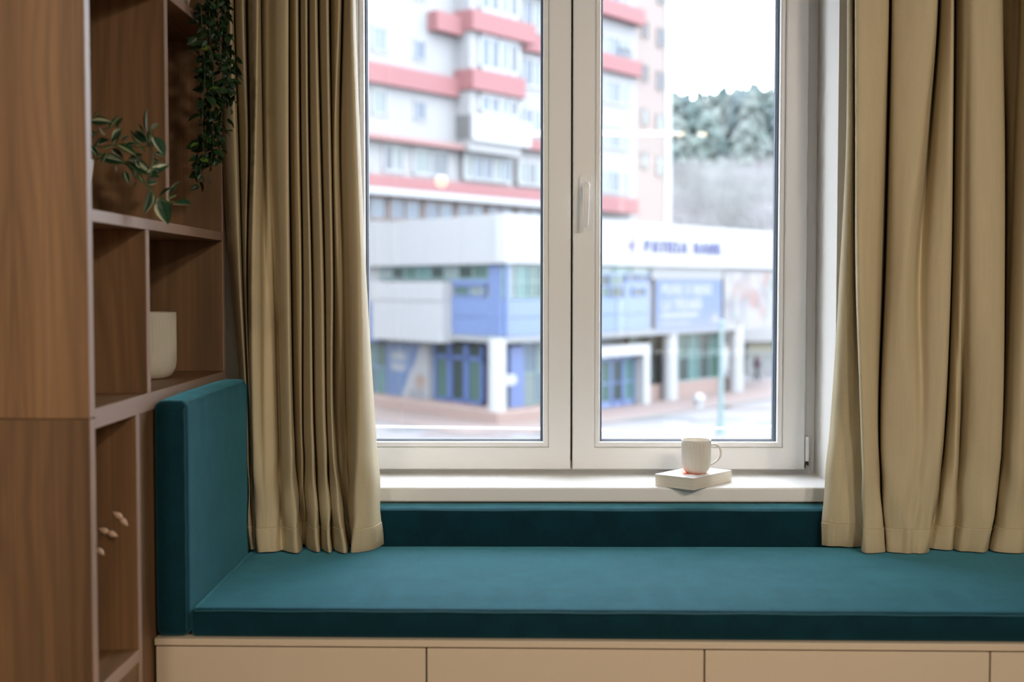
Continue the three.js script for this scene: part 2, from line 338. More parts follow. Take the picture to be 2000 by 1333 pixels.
function cushionGeo(x0, x1, y0, y1, z0, z1, r, nx, ny, nz, puff, seed) {    // rounded box with swollen, slightly uneven faces
  const g0 = new THREE.BoxGeometry(1, 1, 1, nx, ny, nz); g0.deleteAttribute('uv'); g0.deleteAttribute('normal');
  const g = mergeVertices(g0);
  const p = g.attributes.position, c = [(x0 + x1) / 2, (y0 + y1) / 2, (z0 + z1) / 2], h = [(x1 - x0) / 2, (y1 - y0) / 2, (z1 - z0) / 2];
  const warpEnd = (t, H) => { const e = Math.min(1, r * 2.2 / H); const a = Math.abs(t); const s = a < 0.6 ? a / 0.6 * (1 - e) : (1 - e) + e * (1 - Math.pow(1 - (a - 0.6) / 0.4, 1.4)); return Math.sign(t) * s; };
  for (let i = 0; i < p.count; i++) {
    const q = [p.getX(i) * 2, p.getY(i) * 2, p.getZ(i) * 2].map((t, k) => warpEnd(t, h[k]) * h[k]);
    const core = q.map((t, k) => Math.max(-h[k] + r, Math.min(h[k] - r, t)));
    const d = new THREE.Vector3(q[0] - core[0], q[1] - core[1], q[2] - core[2]);
    if (d.lengthSq() > 1e-12) d.normalize().multiplyScalar(r);
    const P = [core[0] + d.x, core[1] + d.y, core[2] + d.z];
    const e = P.map((t, k) => 1 - Math.pow(Math.min(1, Math.abs(t) / h[k]), 4));
    const wob = (fbm(P[0] * 5 + 9, P[2] * 6 + P[1] * 7, seed, 3) - 0.5);
    P[1] += Math.sign(P[1]) * (puff[1] * e[0] * e[2] + 0.004 * wob * e[1 === 1 ? 2 : 0]) * (Math.abs(P[1]) > h[1] * 0.4 && P[1] > 0 ? 1 : 0);
    P[0] += Math.sign(P[0]) * puff[0] * e[1] * e[2];
    P[2] += Math.sign(P[2]) * (puff[2] * e[0] * e[1] + 0.003 * wob * e[0]);
    p.setXYZ(i, P[0] + c[0], P[1] + c[1], P[2] + c[2]);
  }
  g.computeVertexNormals();
  return metreUV(g, 'x', 0.30, 0.30);
}
function pipingLoop(pts, r) {
  const c = new THREE.CatmullRomCurve3(pts.map((p) => new THREE.Vector3(...p)), false, 'catmullrom', 0.1);
  return new THREE.TubeGeometry(c, pts.length * 6, r, 6, false);
}
{
  const t = thing('seat_cushion', 'long flat teal seat cushion covering the window bench', 'cushion');
  const wav = (x) => 0.0022 * Math.sin(x * 9 + 0.6) + 0.0012 * Math.sin(x * 23);
  part('cover', slanted(cushionGeo(-0.672, 1.60, 0.4215, 0.480, -3.212, -2.580, 0.012, 120, 8, 40, [0.002, 0.006, 0.003], 4), -3.33, -2.57), teal, t);
  const pts = [];
  for (let i = 0; i <= 44; i++) { const x = -0.662 + i / 44 * 2.252; pts.push([x, 0.4758 + 0.0006 * Math.sin(x * 30), -2.5800 + wav(x) * 0.35 + 0.0005]); }
  part('piping', slanted(pipingLoop(pts, 0.0022), -3.33, -2.57), tealPiping, t);
}
{
  const t = thing('side_cushion', 'upright teal cushion standing against the wooden shelving at the bench end', 'cushion');
  part('cover', cushionGeo(-0.742, -0.675, 0.4215, 0.905, -3.19, -2.577, 0.016, 10, 50, 60, [0.004, 0.004, 0.003], 11), teal, t);
  const pts = [];
  for (let i = 0; i <= 30; i++) pts.push([-0.6795, 0.435 + i / 30 * 0.453, -2.5805 - 0.0008 * Math.sin(i)]);
  for (let i = 1; i <= 30; i++) pts.push([-0.679, 0.899 + 0.001 * Math.sin(i * 0.7), -2.587 - i / 30 * 0.59]);
  part('piping', pipingLoop(pts, 0.0016), tealPiping, t);
}
{
  const t = thing('back_cushion', 'low narrow teal backrest cushion tucked under the white window sill', 'cushion');
  part('cover', cushionGeo(-0.66, 1.60, 0.4215, 0.571, -3.322, -3.222, 0.012, 120, 24, 12, [0.002, 0.002, 0.004], 21), teal, t);
  const pts = [];
  for (let i = 0; i <= 44; i++) { const x = -0.65 + i / 44 * 2.24; pts.push([x, 0.5675 + 0.0007 * Math.sin(x * 17), -3.2235]); }
  part('piping', pipingLoop(pts, 0.0018), tealPiping, t);
}

// ------------------------------------------------------------------ curtains
// Each row of numbers is one fold line: where it runs (in pixels of the photograph) at seven heights from rail to hem, and how deep it lies (0 = room side, 1 = wall side).
const ROW_Y = [2.50, 1.831, 1.496, 1.161, 0.826, 0.640, 0.488];
const NEAR = 3.085, FAR_TOP = 3.265, FAR_LOW = 3.20;
function curtainSurface(folds, seed) {
  const rows = [], NV = 88, SUB = 9;
  const hermite = (arr, y) => {
    let i = 0; while (i < ROW_Y.length - 2 && y < ROW_Y[i + 1]) i++;
    const y0 = ROW_Y[i], y1 = ROW_Y[i + 1], t = (y - y0) / (y1 - y0), D = (j) => j <= 0 ? (arr[1] - arr[0]) / (ROW_Y[1] - ROW_Y[0]) : j >= arr.length - 1 ? (arr[j] - arr[j - 1]) / (ROW_Y[j] - ROW_Y[j - 1]) : (arr[j + 1] - arr[j - 1]) / (ROW_Y[j + 1] - ROW_Y[j - 1]);
    const h = y1 - y0, t2 = t * t, t3 = t2 * t;
    return (2 * t3 - 3 * t2 + 1) * arr[i] + (t3 - 2 * t2 + t) * h * D(i) + (-2 * t3 + 3 * t2) * arr[i + 1] + (t3 - t2) * h * D(i + 1);
  };
  folds = folds.flatMap((f, j) => {                       // a rounded shoulder between each valley and ridge
    const n = folds[j + 1], K = (q, r) => (Array.isArray(q.k) ? q.k[r] : q.k);
    if (!n) return [f];
    const du = Math.max(...f.u.map((u, r) => n.u[r] - u)), dk = Math.max(...f.u.map((u, r) => Math.abs(K(n, r) - K(f, r))));
    if (dk < 0.25 || du < 7) return [f];
    return [f, { u: f.u.map((u, r) => u + (n.u[r] - u) * (K(f, r) > K(n, r) ? 0.4 : 0.6)), k: f.u.map((u, r) => Math.min(K(f, r), K(n, r)) + 0.26 * Math.abs(K(f, r) - K(n, r))) }];
  });
  const rng = mulberry(seed);
  const hemY = 0.546;
  const ys = []; for (let r = 0; r <= NV; r++) ys.push(ROW_Y[0] + (ROW_Y[6] - ROW_Y[0]) * Math.pow(r / NV, 0.9));
  ys.push(hemY, hemY + 0.002, hemY - 0.002, hemY - 0.006); ys.sort((a, b) => b - a);
  const wr = folds.map(() => [rng() * 6.28, rng() * 6.28]);
  for (const y of ys) {
    const ctl = folds.map((f, j) => {
      const u = hermite(f.u, y), k = Array.isArray(f.k) ? hermite(f.k, y) : f.k, low = THREE.MathUtils.smoothstep(y, 0.55, 0.85), far = FAR_LOW + (FAR_TOP - FAR_LOW) * low;
      const d = NEAR + (far - NEAR) * Math.min(1, Math.max(0, k)), p = atHeight(u, y, d), crush = THREE.MathUtils.smoothstep(0.85 - y, 0, 0.3);
      p.x += 0.0022 * crush * Math.sin(y * 41 + wr[j][0]); p.z += 0.004 * crush * Math.sin(y * 29 + wr[j][1]);
      return p;
    });
    const curve = new THREE.CatmullRomCurve3(ctl, false, 'centripetal');
    const row = [];
    for (let i = 0; i <= (folds.length - 1) * SUB; i++) row.push(curve.getPoint(i / ((folds.length - 1) * SUB)));
    rows.push(row);
  }
  return { rows, ys, hemY };
}
function sheet(rows, thick, lift = 0) {                   // a cloth of real thickness from a grid of points
  const R = rows.length, C = rows[0].length, pos = [], uv = [], idx = [], N = [];
  const v1 = new THREE.Vector3(), v2 = new THREE.Vector3();
  let len = [0]; for (let c = 1; c < C; c++) len.push(len[c - 1] + rows[R >> 1][c].distanceTo(rows[R >> 1][c - 1]));
  for (let r = 0; r < R; r++) for (let c = 0; c < C; c++) {
    v1.subVectors(rows[r][Math.min(C - 1, c + 1)], rows[r][Math.max(0, c - 1)]); v2.subVectors(rows[Math.max(0, r - 1)][c], rows[Math.min(R - 1, r + 1)][c]);
    N.push(v1.clone().cross(v2).normalize());
  }
  for (const s of [lift + thick / 2, -lift - thick / 2]) for (let r = 0; r < R; r++) for (let c = 0; c < C; c++) {
    const p = rows[r][c].clone().addScaledVector(N[r * C + c], s); pos.push(p.x, p.y, p.z); uv.push(len[c] / 0.4, rows[r][c].y / 0.4);
  }
  const B = R * C;
  for (let r = 0; r < R - 1; r++) for (let c = 0; c < C - 1; c++) { const a = r * C + c; idx.push(a, a + C, a + 1, a + 1, a + C, a + C + 1, B + a, B + a + 1, B + a + C, B + a + 1, B + a + C + 1, B + a + C); }
  for (let r = 0; r < R - 1; r++) for (const [c, f] of [[0, 0], [C - 1, 1]]) { const a = r * C + c; if (f) idx.push(a, a + C, B + a, B + a, a + C, B + a + C); else idx.push(a, B + a, a + C, B + a, B + a + C, a + C); }
  for (let c = 0; c < C - 1; c++) for (const [r, f] of [[0, 0], [R - 1, 1]]) { const a = r * C + c; if (f) idx.push(a, B + a, a + 1, a + 1, B + a, B + a + 1); else idx.push(a, a + 1, B + a, a + 1, B + a + 1, B + a); }
  const g = new THREE.BufferGeometry();
  g.setAttribute('position', new THREE.Float32BufferAttribute(pos, 3)); g.setAttribute('uv', new THREE.Float32BufferAttribute(uv, 2)); g.setIndex(idx); g.computeVertexNormals();
  return g;
}
function curtain(label, folds, seed) {
  const t = thing('curtain', label, 'curtain');
  const { rows, ys, hemY } = curtainSurface(folds, seed);
  const cut = ys.findIndex((y) => y <= hemY + 1e-6);
  part('drape', sheet(rows.slice(0, cut + 1), 0.0018), curtainMat, t);
  part('hem', sheet(rows.slice(cut), 0.0036, 0.0004), curtainMat, t, 'stitched double hem along the bottom of the cloth');
  return t;
}
const LEFT_FOLDS = [
  { k: 0.85, u: [445, 440, 430, 450, 474, 480, 484] },
  { k: 0.35, u: [452, 450, 459, 468, 482, 486, 490] },
  { k: 0.9, u: [458, 457, 466, 474, 485, 490, 494] },
  { k: 0.4, u: [474, 474, 482, 480, 488, 492, 498] },
  { k: [1, 1, 1, 1, 0.8, 0.7, 0.7], u: [480, 481, 486, 482, 487, 491, 498] },
  { k: 0.12, u: [500, 503, 499, 493, 495, 499, 507] },
  { k: [0.85, 0.85, 0.8, 0.5, 0.3, 0.22, 0.15], u: [510, 510, 514, 516, 516, 520, 526] },
  { k: [0.5, 0.5, 0.55, 0.6, 0.6, 0.6, 0.35], u: [526, 527, 529, 538, 545, 547, 551] },
  { k: 0.06, u: [560, 561, 561, 563, 567, 572, 581] },
  { k: [0.95, 0.95, 0.95, 0.95, 0.95, 1, 1], u: [563, 563, 564, 568, 573, 581, 590] },
  { k: [0.3, 0.3, 0.3, 0.35, 0.5, 0.7, 1], u: [579, 580, 582, 587, 588, 592, 596] },
  { k: 0.9, u: [584, 584, 586, 589, 590, 595, 599] },
  { k: 0.15, u: [597, 598, 600, 606, 609, 614, 622] },
  { k: 0.7, u: [600, 601, 603, 608, 611, 619, 626] },
  { k: 0.1, u: [616, 617, 622, 629, 633, 639, 645] },
  { k: 0.8, u: [620, 620, 625, 631, 634, 641, 648] },
  { k: 0.05, u: [638, 639, 643, 648, 648, 658, 673] },
  { k: 1, u: [642, 643, 647, 651, 652, 664, 682] },
  { k: [0.2, 0.25, 0.35, 0.5, 0.75, 0.85, 0.95], u: [672, 663, 654, 660, 671, 678, 686] },
  { k: [0.9, 0.9, 0.65, 0.6, 0.8, 0.9, 0.9], u: [676, 668, 664, 672, 676, 680, 687] },
  { k: [0.15, 0.1, 0.05, 0.05, 0.05, 0.05, 0.1], u: [684, 686, 694, 702, 703, 697, 690] },
  { k: [0.5, 0.45, 0.5, 0.6, 0.75, 0.85, 0.95], u: [690, 694, 703, 715, 731, 741, 747] },
];
const RIGHT_FOLDS = [
  { k: [0.75, 0.75, 0.75, 0.8, 0.9, 0.95, 0.95], u: [1655, 1655, 1653, 1640, 1624, 1611, 1604] },
  { k: [0.6, 0.6, 0.6, 0.55, 0.6, 0.65, 0.8], u: [1662, 1662, 1662, 1656, 1650, 1645, 1640] },
  { k: [0.95, 0.95, 0.9, 0.7, 0.6, 0.6, 0.75], u: [1669, 1669, 1670, 1670, 1678, 1682, 1682] },
  { k: 0.12, u: [1674, 1675, 1675, 1677, 1685, 1690, 1691] },
  { k: 0.2, u: [1732, 1731, 1720, 1709, 1710, 1715, 1726] },
  { k: 1, u: [1741, 1739, 1734, 1727, 1717, 1721, 1730] },
  { k: 0.22, u: [1748, 1748, 1746, 1742, 1727, 1729, 1735] },
  { k: [0.05, 0.05, 0.08, 0.1, 0.1, 0.08, 0.08], u: [1834, 1826, 1798, 1766, 1768, 1764, 1762] },
  { k: [0.9, 0.9, 0.65, 0.35, 0.15, 0.08, 0.06], u: [1839, 1833, 1815, 1796, 1800, 1792, 1783] },
  { k: [0.2, 0.2, 0.15, 0.1, 0.05, 0.05, 0.1], u: [1860, 1860, 1857, 1853, 1841, 1826, 1806] },
  { k: [1, 1, 1, 1, 0.9, 0.75, 0.6], u: [1865, 1864, 1862, 1858, 1848, 1835, 1814] },
  { k: [0.5, 0.5, 0.5, 0.5, 0.35, 0.35, 0.45], u: [1876, 1876, 1873, 1868, 1868, 1862, 1855] },
  { k: [0.2, 0.2, 0.25, 0.3, 0.55, 0.6, 0.55], u: [1892, 1890, 1886, 1884, 1878, 1870, 1863] },
  { k: [0.12, 0.12, 0.1, 0.1, 0.15, 0.2, 0.25], u: [1915, 1915, 1915, 1917, 1915, 1905, 1895] },
  { k: 0.16, u: [1951, 1952, 1956, 1958, 1955, 1944, 1922] },
  { k: 1, u: [1961, 1961, 1964, 1963, 1958, 1950, 1932] },
  { k: [0.9, 0.9, 0.8, 0.7, 0.5, 0.4, 0.3], u: [1991, 1989, 1980, 1973, 1966, 1960, 1943] },
  { k: 0.12, u: [2014, 2012, 2010, 2005, 1996, 1994, 1991] },
  { k: 0.9, u: [2040, 2038, 2036, 2030, 2026, 2022, 2018] },
  { k: 0.1, u: [2080, 2080, 2080, 2080, 2080, 2075, 2070] },
  { k: 0.9, u: [2110, 2110, 2110, 2110, 2110, 2110, 2105] },
  { k: 0.15, u: [2160, 2160, 2160, 2160, 2165, 2165, 2165] },
];
curtain('beige satin curtain hanging beside the wooden shelving, gathered in narrow folds', LEFT_FOLDS, 5);
{
  const c = curtain('beige satin curtain on the far side from the shelving, hanging in broad folds', RIGHT_FOLDS, 9);
  const p = atHeight(1666, 0.487, 3.19);
  part('care_tag', rbox(p.x - 0.013, p.x + 0.013, p.y - 0.0035, p.y + 0.004, p.z - 0.001, p.z + 0.001, 0.0008), std({ color: lin(0.85, 0.83, 0.78), roughness: 0.7 }), c, 'small white tag at the hem');
  const t = thing('curtain_rail', 'slim white curtain rail high over the window', 'curtain rail', [0, 0, 0]);
  part('rail', rbox(-0.98, 1.7, 2.505, 2.53, -3.20, -3.15, 0.003), pvc, t);
  for (const x of [-0.8, 0.3, 1.4]) part('bracket', rbox(x - 0.012, x + 0.012, 2.53, CEIL, -3.185, -3.165, 0.002), pvc, t);
}

// ------------------------------------------------------------------ mug and book on the sill
function ribbedLathe(profile, ribs, depth, y0, y1, seg, fade = 0.004) {       // profile [[r, y], ...] with vertical ribs between y0 and y1
  const pos = [], idx = [], n = profile.length;
  for (let i = 0; i < n; i++) for (let j = 0; j <= seg; j++) {
    const a = j / seg * Math.PI * 2, [r, y, out] = profile[i], w = out ? THREE.MathUtils.smoothstep(y, y0, y0 + fade) * (1 - THREE.MathUtils.smoothstep(y, y1 - fade, y1)) : 0;
    const q = r - depth * w * Math.pow(0.5 + 0.5 * Math.cos(a * ribs), 3);
    pos.push(q * Math.cos(a), y, q * Math.sin(a));
  }
  for (let i = 0; i < n - 1; i++) for (let j = 0; j < seg; j++) { const a = i * (seg + 1) + j, b = a + seg + 1; idx.push(a, b, a + 1, a + 1, b, b + 1); }
  const g = new THREE.BufferGeometry(); g.setAttribute('position', new THREE.Float32BufferAttribute(pos, 3)); g.setIndex(idx); g.computeVertexNormals();
  return g;
}
{
  const BX = 0.4426, BZ = -3.245, Y0 = 0.6165, T = 0.031, ang = 50 * Math.PI / 180, W = 0.118, H = 0.19;
  const t = thing('book', 'thick white paperback lying across the sill edge beneath the mug', 'book', [BX, Y0, BZ]);
  t.rotation.y = ang;                                        // local +x runs along one edge into the sill, local +(-z) along the other
  const coverTex = dataTexture(256, 384, (u, v) => {
    const d = Math.hypot((u - 0.55) * 1.0, (v - 0.50) * 1.3), n = fbm(u * 9, v * 9, 60, 3), k = THREE.MathUtils.smoothstep(0.42 - d + (n - 0.5) * 0.2, 0, 0.16), grey = 0.03 * n;
    return [0.93 - grey, 0.93 - grey - 0.52 * k, 0.94 - grey - 0.72 * k];
  });
  coverTex.wrapS = coverTex.wrapT = THREE.ClampToEdgeWrapping;
  const cover = rbox(0, H, T - 0.0012, T, -W, 0, 0.0004);
  { const p = cover.attributes.position, uv = cover.attributes.uv; for (let i = 0; i < p.count; i++) uv.setXY(i, -p.getZ(i) / W, p.getX(i) / H); }
  part('cover', cover, phys({ map: coverTex, roughness: 0.4 }), t);
  part('cover', merged([rbox(0, H, 0, 0.0012, -W, 0, 0.0004), rbox(H - 0.0012, H, 0, T, -W, 0, 0.0004)]), std({ color: lin(0.8, 0.79, 0.76), roughness: 0.5 }), t);
  const pg = dataTexture(64, 256, (u, v, x, y) => { const k = 0.86 + 0.12 * (hash2(0, y, 4) - 0.5); return [k, k * 0.965, k * 0.89]; });
  const pages = rbox(0.001, H - 0.0012, 0.0012, T - 0.0012, -W + 0.001, -0.001, 0.0004);
  { const p = pages.attributes.position, uv = pages.attributes.uv; for (let i = 0; i < p.count; i++) uv.setXY(i, p.getX(i) * 4, p.getY(i) / T); }
  part('page_block', pages, std({ map: pg, roughness: 0.9 }), t);

  const m = thing('mug', 'white ribbed porcelain mug with thin loop handle standing on the book', 'mug', [0.463, Y0 + T, -3.345]);
  const prof = [[0.0001, 0.002, 0], [0.022, 0.002, 0], [0.0235, 0.0, 1], [0.0255, 0.0005, 1], [0.028, 0.003, 1], [0.0325, 0.008, 1], [0.0362, 0.014, 1], [0.0382, 0.021, 1]];
  for (let i = 1; i <= 14; i++) prof.push([0.0382 + 0.0008 * i / 14, 0.021 + i / 14 * 0.064, 1]);
  prof.push([0.0389, 0.0872, 1], [0.0383, 0.088, 0], [0.0372, 0.0876, 0], [0.0365, 0.086, 0], [0.036, 0.05, 0], [0.0345, 0.02, 0], [0.026, 0.008, 0], [0.0001, 0.006, 0]);
  part('body', ribbedLathe(prof, 40, 0.0024, 0.010, 0.0815, 40 * 12), ceramic, m);
  const hp = [[0.036, 0.0705], [0.044, 0.0745], [0.053, 0.0735], [0.0615, 0.066], [0.0645, 0.054], [0.0625, 0.042], [0.055, 0.032], [0.045, 0.0245], [0.036, 0.019]].map(([x, y]) => new THREE.Vector3(x, y, 0));
  part('handle', new THREE.TubeGeometry(new THREE.CatmullRomCurve3(hp), 48, 0.0031, 12, false).scale(1, 1, 1.5), ceramic, m);
}
{ // ribbed planter on the wooden shelf
  const t = thing('flower_pot', 'cream ribbed flower pot alone on the open shelf above the upright teal cushion', 'flower pot', [-0.866, 0.9245, -2.95]);
  const R = 0.071, prof = [[0.0001, 0.001, 0], [0.045, 0.0, 0], [0.05, 0.001, 1], [0.0585, 0.006, 1], [0.0655, 0.016, 1], [0.0695, 0.029, 1], [R, 0.042, 1]];
  for (let i = 1; i <= 14; i++) prof.push([R, 0.042 + i / 14 * 0.108, 1]);
  prof.push([R - 0.001, 0.153, 0], [R - 0.005, 0.153, 0], [R - 0.006, 0.15, 0], [R - 0.006, 0.05, 0], [0.05, 0.012, 0], [0.0001, 0.008, 0]);
  part('body', ribbedLathe(prof, 64, 0.0016, 0.05, 0.152, 64 * 6, 0.02), ceramicMatte, t);
}

// ------------------------------------------------------------------ trailing plants
function leafGeo(width, fold, droop, colors, n = 9) {       // one leaf along +x from 0 to 1, curved, with coloured stripes across its width
  const pos = [], col = [], idx = [], M = colors.length;
  for (let i = 0; i <= n; i++) {
    const t = i / n, w = width * Math.pow(Math.sin(Math.PI * Math.min(1, 0.06 + 0.94 * Math.pow(t, 0.82))), 0.85) * (t > 0.97 ? 0.2 : 1);
    for (let j = 0; j < M; j++) {
      const s = j / (M - 1) * 2 - 1;
      pos.push(t, -droop * t * t + fold * Math.abs(s) * w, s * w);
      col.push(...colors[j]);
    }
  }
  for (let i = 0; i < n; i++) for (let j = 0; j < M - 1; j++) { const a = i * M + j, b = a + M; idx.push(a, a + 1, b, a + 1, b + 1, b); }
  const g = new THREE.BufferGeometry(); g.setAttribute('position', new THREE.Float32BufferAttribute(pos, 3)); g.setAttribute('color', new THREE.Float32BufferAttribute(col, 3)); g.setIndex(idx); g.computeVertexNormals();
  return g;
}
function placeLeaf(mesh, base, tip, roll) {
  const d = new THREE.Vector3().subVectors(tip, base), L = d.length();
  mesh.position.copy(base); mesh.scale.setScalar(L);
  mesh.quaternion.setFromUnitVectors(new THREE.Vector3(1, 0, 0), d.clone().normalize());
  mesh.rotateX(roll);
}
const leafMat = phys({ vertexColors: true, side: THREE.DoubleSide, roughness: 0.42, specularIntensity: 0.7 });
{
  const G = [0.022, 0.075, 0.032], D = [0.012, 0.045, 0.022], Cc = [0.50, 0.52, 0.34], Y = [0.16, 0.22, 0.06];
  const shapes = [leafGeo(0.23, 0.45, 0.10, [Cc, G, D, D, G, Cc, G, D, G]), leafGeo(0.24, 0.35, 0.2, [D, G, Cc, Cc, G, D, D, G, D]), leafGeo(0.19, 0.5, 0.05, [G, D, G, Y, Cc, Y, G, D, G]), leafGeo(0.30, 0.3, 0.16, [D, D, G, D, D, G, D, Cc, Cc])];
  const pot = new THREE.Vector3(-0.892, 1.2725, -2.50);
  const t = thing('trailing_plant', 'variegated trailing plant with cream striped leaves in a pot on the shelf', 'potted plant', pot.toArray());
  const prof = [[0.0001, 0.001, 0], [0.04, 0.0, 0], [0.043, 0.003, 1], [0.052, 0.05, 1], [0.060, 0.105, 1], [0.061, 0.112, 0], [0.057, 0.112, 0], [0.053, 0.09, 0], [0.0001, 0.088, 0]];
  part('pot', ribbedLathe(prof, 30, 0, 0, 1, 60), ceramicMatte, t);
  const C = (x, y, d) => at(160 + x / 5.125, 190 + y / 5.125, d).sub(pot);
  const stemMat = std({ color: lin(0.07, 0.11, 0.03), roughness: 0.6 });
  const soil = new THREE.Vector3(0.02, 0.09, 0.01);
  for (const s of [
    [soil, C(60, 560, 2.5), C(260, 590, 2.49), C(420, 640, 2.49), C(560, 760, 2.48), C(660, 900, 2.47), C(770, 1020, 2.46), C(940, 1060, 2.46)],
    [soil, C(60, 500, 2.51), C(240, 500, 2.5), C(390, 480, 2.5), C(560, 500, 2.5), C(680, 480, 2.5), C(690, 330, 2.5)],
    [soil, C(80, 420, 2.52), C(200, 330, 2.53), C(290, 300, 2.53)],
    [soil, C(250, 600, 2.52), C(470, 700, 2.51), C(540, 820, 2.51)],
    [C(690, 480, 2.5), C(710, 600, 2.49), C(690, 740, 2.48), C(660, 860, 2.47)],
  ]) part('stem', tube(s, 0.0014, 28, 6), stemMat, t);
  const L = [
    [120, 200, 175, 135, 2], [95, 240, 290, 235, 1], [285, 320, 362, 180, 2], [345, 300, 405, 195, 0], [315, 475, 392, 290, 2], [120, 545, 200, 380, 2], [92, 345, 140, 380, 0], [215, 520, 335, 480, 2], [395, 440, 468, 378, 0], [430, 490, 548, 455, 0],
    [605, 455, 458, 345, 1], [650, 440, 520, 330, 3], [655, 350, 636, 100, 2], [625, 345, 560, 262, 0], [700, 320, 765, 258, 0], [692, 510, 680, 295, 2], [715, 400, 842, 572, 3], [735, 560, 815, 582, 0], [355, 480, 555, 585, 2], [590, 640, 556, 565, 0],
    [200, 605, 435, 640, 1], [450, 640, 695, 748, 1], [655, 765, 872, 655, 1], [640, 820, 772, 776, 3], [650, 865, 762, 838, 3], [560, 750, 612, 865, 2], [542, 835, 488, 945, 0], [430, 750, 470, 865, 0], [500, 725, 522, 805, 0], [635, 880, 725, 925, 3],
    [682, 940, 634, 1172, 0], [778, 1010, 862, 1275, 3], [775, 1005, 880, 890, 3], [878, 995, 968, 830, 0], [860, 1020, 948, 980, 2], [925, 1065, 1088, 1048, 3], [770, 1025, 732, 1072, 0], [330, 690, 342, 775, 0], [190, 575, 105, 605, 2], [250, 560, 190, 650, 1],
    [300, 520, 420, 600, 3], [150, 460, 260, 420, 3], [240, 380, 160, 300, 3], [470, 620, 600, 560, 3], [560, 480, 640, 560, 2], [380, 330, 300, 420, 3], [600, 700, 520, 620, 3], [90, 500, 170, 600, 0], [690, 690, 780, 740, 3], [700, 620, 780, 650, 0],
  ];
  const rng = mulberry(33);
  for (const [x0, y0, x1, y1, s] of L) {
    const d = 2.465 + 0.05 * rng(), m = part('leaf', shapes[s], leafMat, t);
    placeLeaf(m, C(x0, y0, d), C(x1, y1, d - 0.02 + 0.03 * rng()), 0.9 + (rng() - 0.5) * 1.1);
  }
}
{ // ivy trailing from the upper shelf
  const origin = new THREE.Vector3(-0.80, 1.767, -2.96);
  const t = thing('hanging_ivy', 'dark green ivy trailing down from the upper shelf in front of the curtain edge', 'potted plant', origin.toArray());
  const prof = [[0.0001, 0.001, 0], [0.035, 0.0, 0], [0.04, 0.004, 1], [0.047, 0.05, 1], [0.052, 0.09, 1], [0.053, 0.095, 0], [0.049, 0.095, 0], [0.045, 0.08, 0], [0.0001, 0.078, 0]];
  part('pot', ribbedLathe(prof, 30, 0, 0, 1, 48), ceramicMatte, t);
  const g = (r, gr, b) => [[r, gr, b], [r * 1.3, gr * 1.25, b], [r * 0.8, gr * 0.8, b * 0.8], [r * 1.3, gr * 1.25, b], [r, gr, b]];
  const shapes = [leafGeo(0.30, 0.3, 0.2, g(0.014, 0.040, 0.013), 5), leafGeo(0.28, 0.4, 0.35, g(0.009, 0.026, 0.010), 5), leafGeo(0.34, 0.25, 0.1, g(0.09, 0.17, 0.03), 5)];
  const rng = mulberry(71), stemMat = std({ color: lin(0.05, 0.07, 0.025), roughness: 0.7 });
  const strands = [
    [[400, -120], [392, -40], [395, 60], [400, 150], [395, 230], [396, 300], [386, 362]],
    [[410, -120], [408, -40], [410, 60], [415, 140], [418, 220], [415, 290], [412, 318]],
    [[420, -120], [424, -40], [428, 60], [432, 130], [438, 180], [430, 250], [428, 300]],
    [[415, -120], [418, -40], [402, 30], [400, 110], [405, 190], [402, 280], [400, 330]],
    [[420, -120], [430, -30], [434, 40], [446, 110], [450, 160], [446, 200]],
  ];
  const small = [];
  strands.forEach((s, k) => {
    const pts = s.map(([u, v], i) => at(u, v, 2.90 + 0.02 * k - 0.015 * (i > 1)).sub(origin));
    const first = new THREE.Vector3(0.01, 0.085, 0.005);
    const curve = new THREE.CatmullRomCurve3([first, first.clone().lerp(pts[0], 0.5).add(new THREE.Vector3(0, 0.05, 0)), ...pts]);
    part('stem', new THREE.TubeGeometry(curve, 60, 0.0011, 5, false), stemMat, t);
    const n = k === 4 ? 48 : 60;
    for (let i = 0; i < n; i++) {
      const q = 0.16 + 0.84 * (i + rng()) / n, b = curve.getPoint(Math.min(1, q)), a = rng() * Math.PI * 2, len = (0.019 + 0.017 * rng()) * (q > 0.9 ? 0.75 : 1);
      const dir = new THREE.Vector3(Math.cos(a), -0.25 - 0.7 * rng() + 0.5 * (rng() < 0.3), Math.sin(a) * 0.8 + 0.25).normalize();
      const m = part('leaf', shapes[rng() < 0.09 ? 2 : rng() < 0.5 ? 0 : 1], leafMat, t);
      const base = b.clone().add(new THREE.Vector3((rng() - 0.5) * 0.026, (rng() - 0.5) * 0.01, (rng() - 0.5) * 0.02));
      placeLeaf(m, base, base.clone().addScaledVector(dir, len), (rng() - 0.5) * 1.6);
    }
    for (let i = 0; i < 70; i++) {                       // the small inner leaves between them
      const b = curve.getPoint(0.18 + 0.8 * rng()), a = rng() * Math.PI * 2, o = new THREE.Object3D();
      b.add(new THREE.Vector3((rng() - 0.5) * 0.034, (rng() - 0.5) * 0.02, (rng() - 0.5) * 0.024));
      placeLeaf(o, b, b.clone().addScaledVector(new THREE.Vector3(Math.cos(a), -0.2 - 0.8 * rng(), Math.sin(a) * 0.8).normalize(), 0.015 + 0.013 * rng()), (rng() - 0.5) * 2);
      o.updateMatrix(); small.push(shapes[i % 2].clone().applyMatrix4(o.matrix));
    }
  });
  part('foliage', mergeGeometries(small), leafMat, t).userData.kind = 'stuff';
}
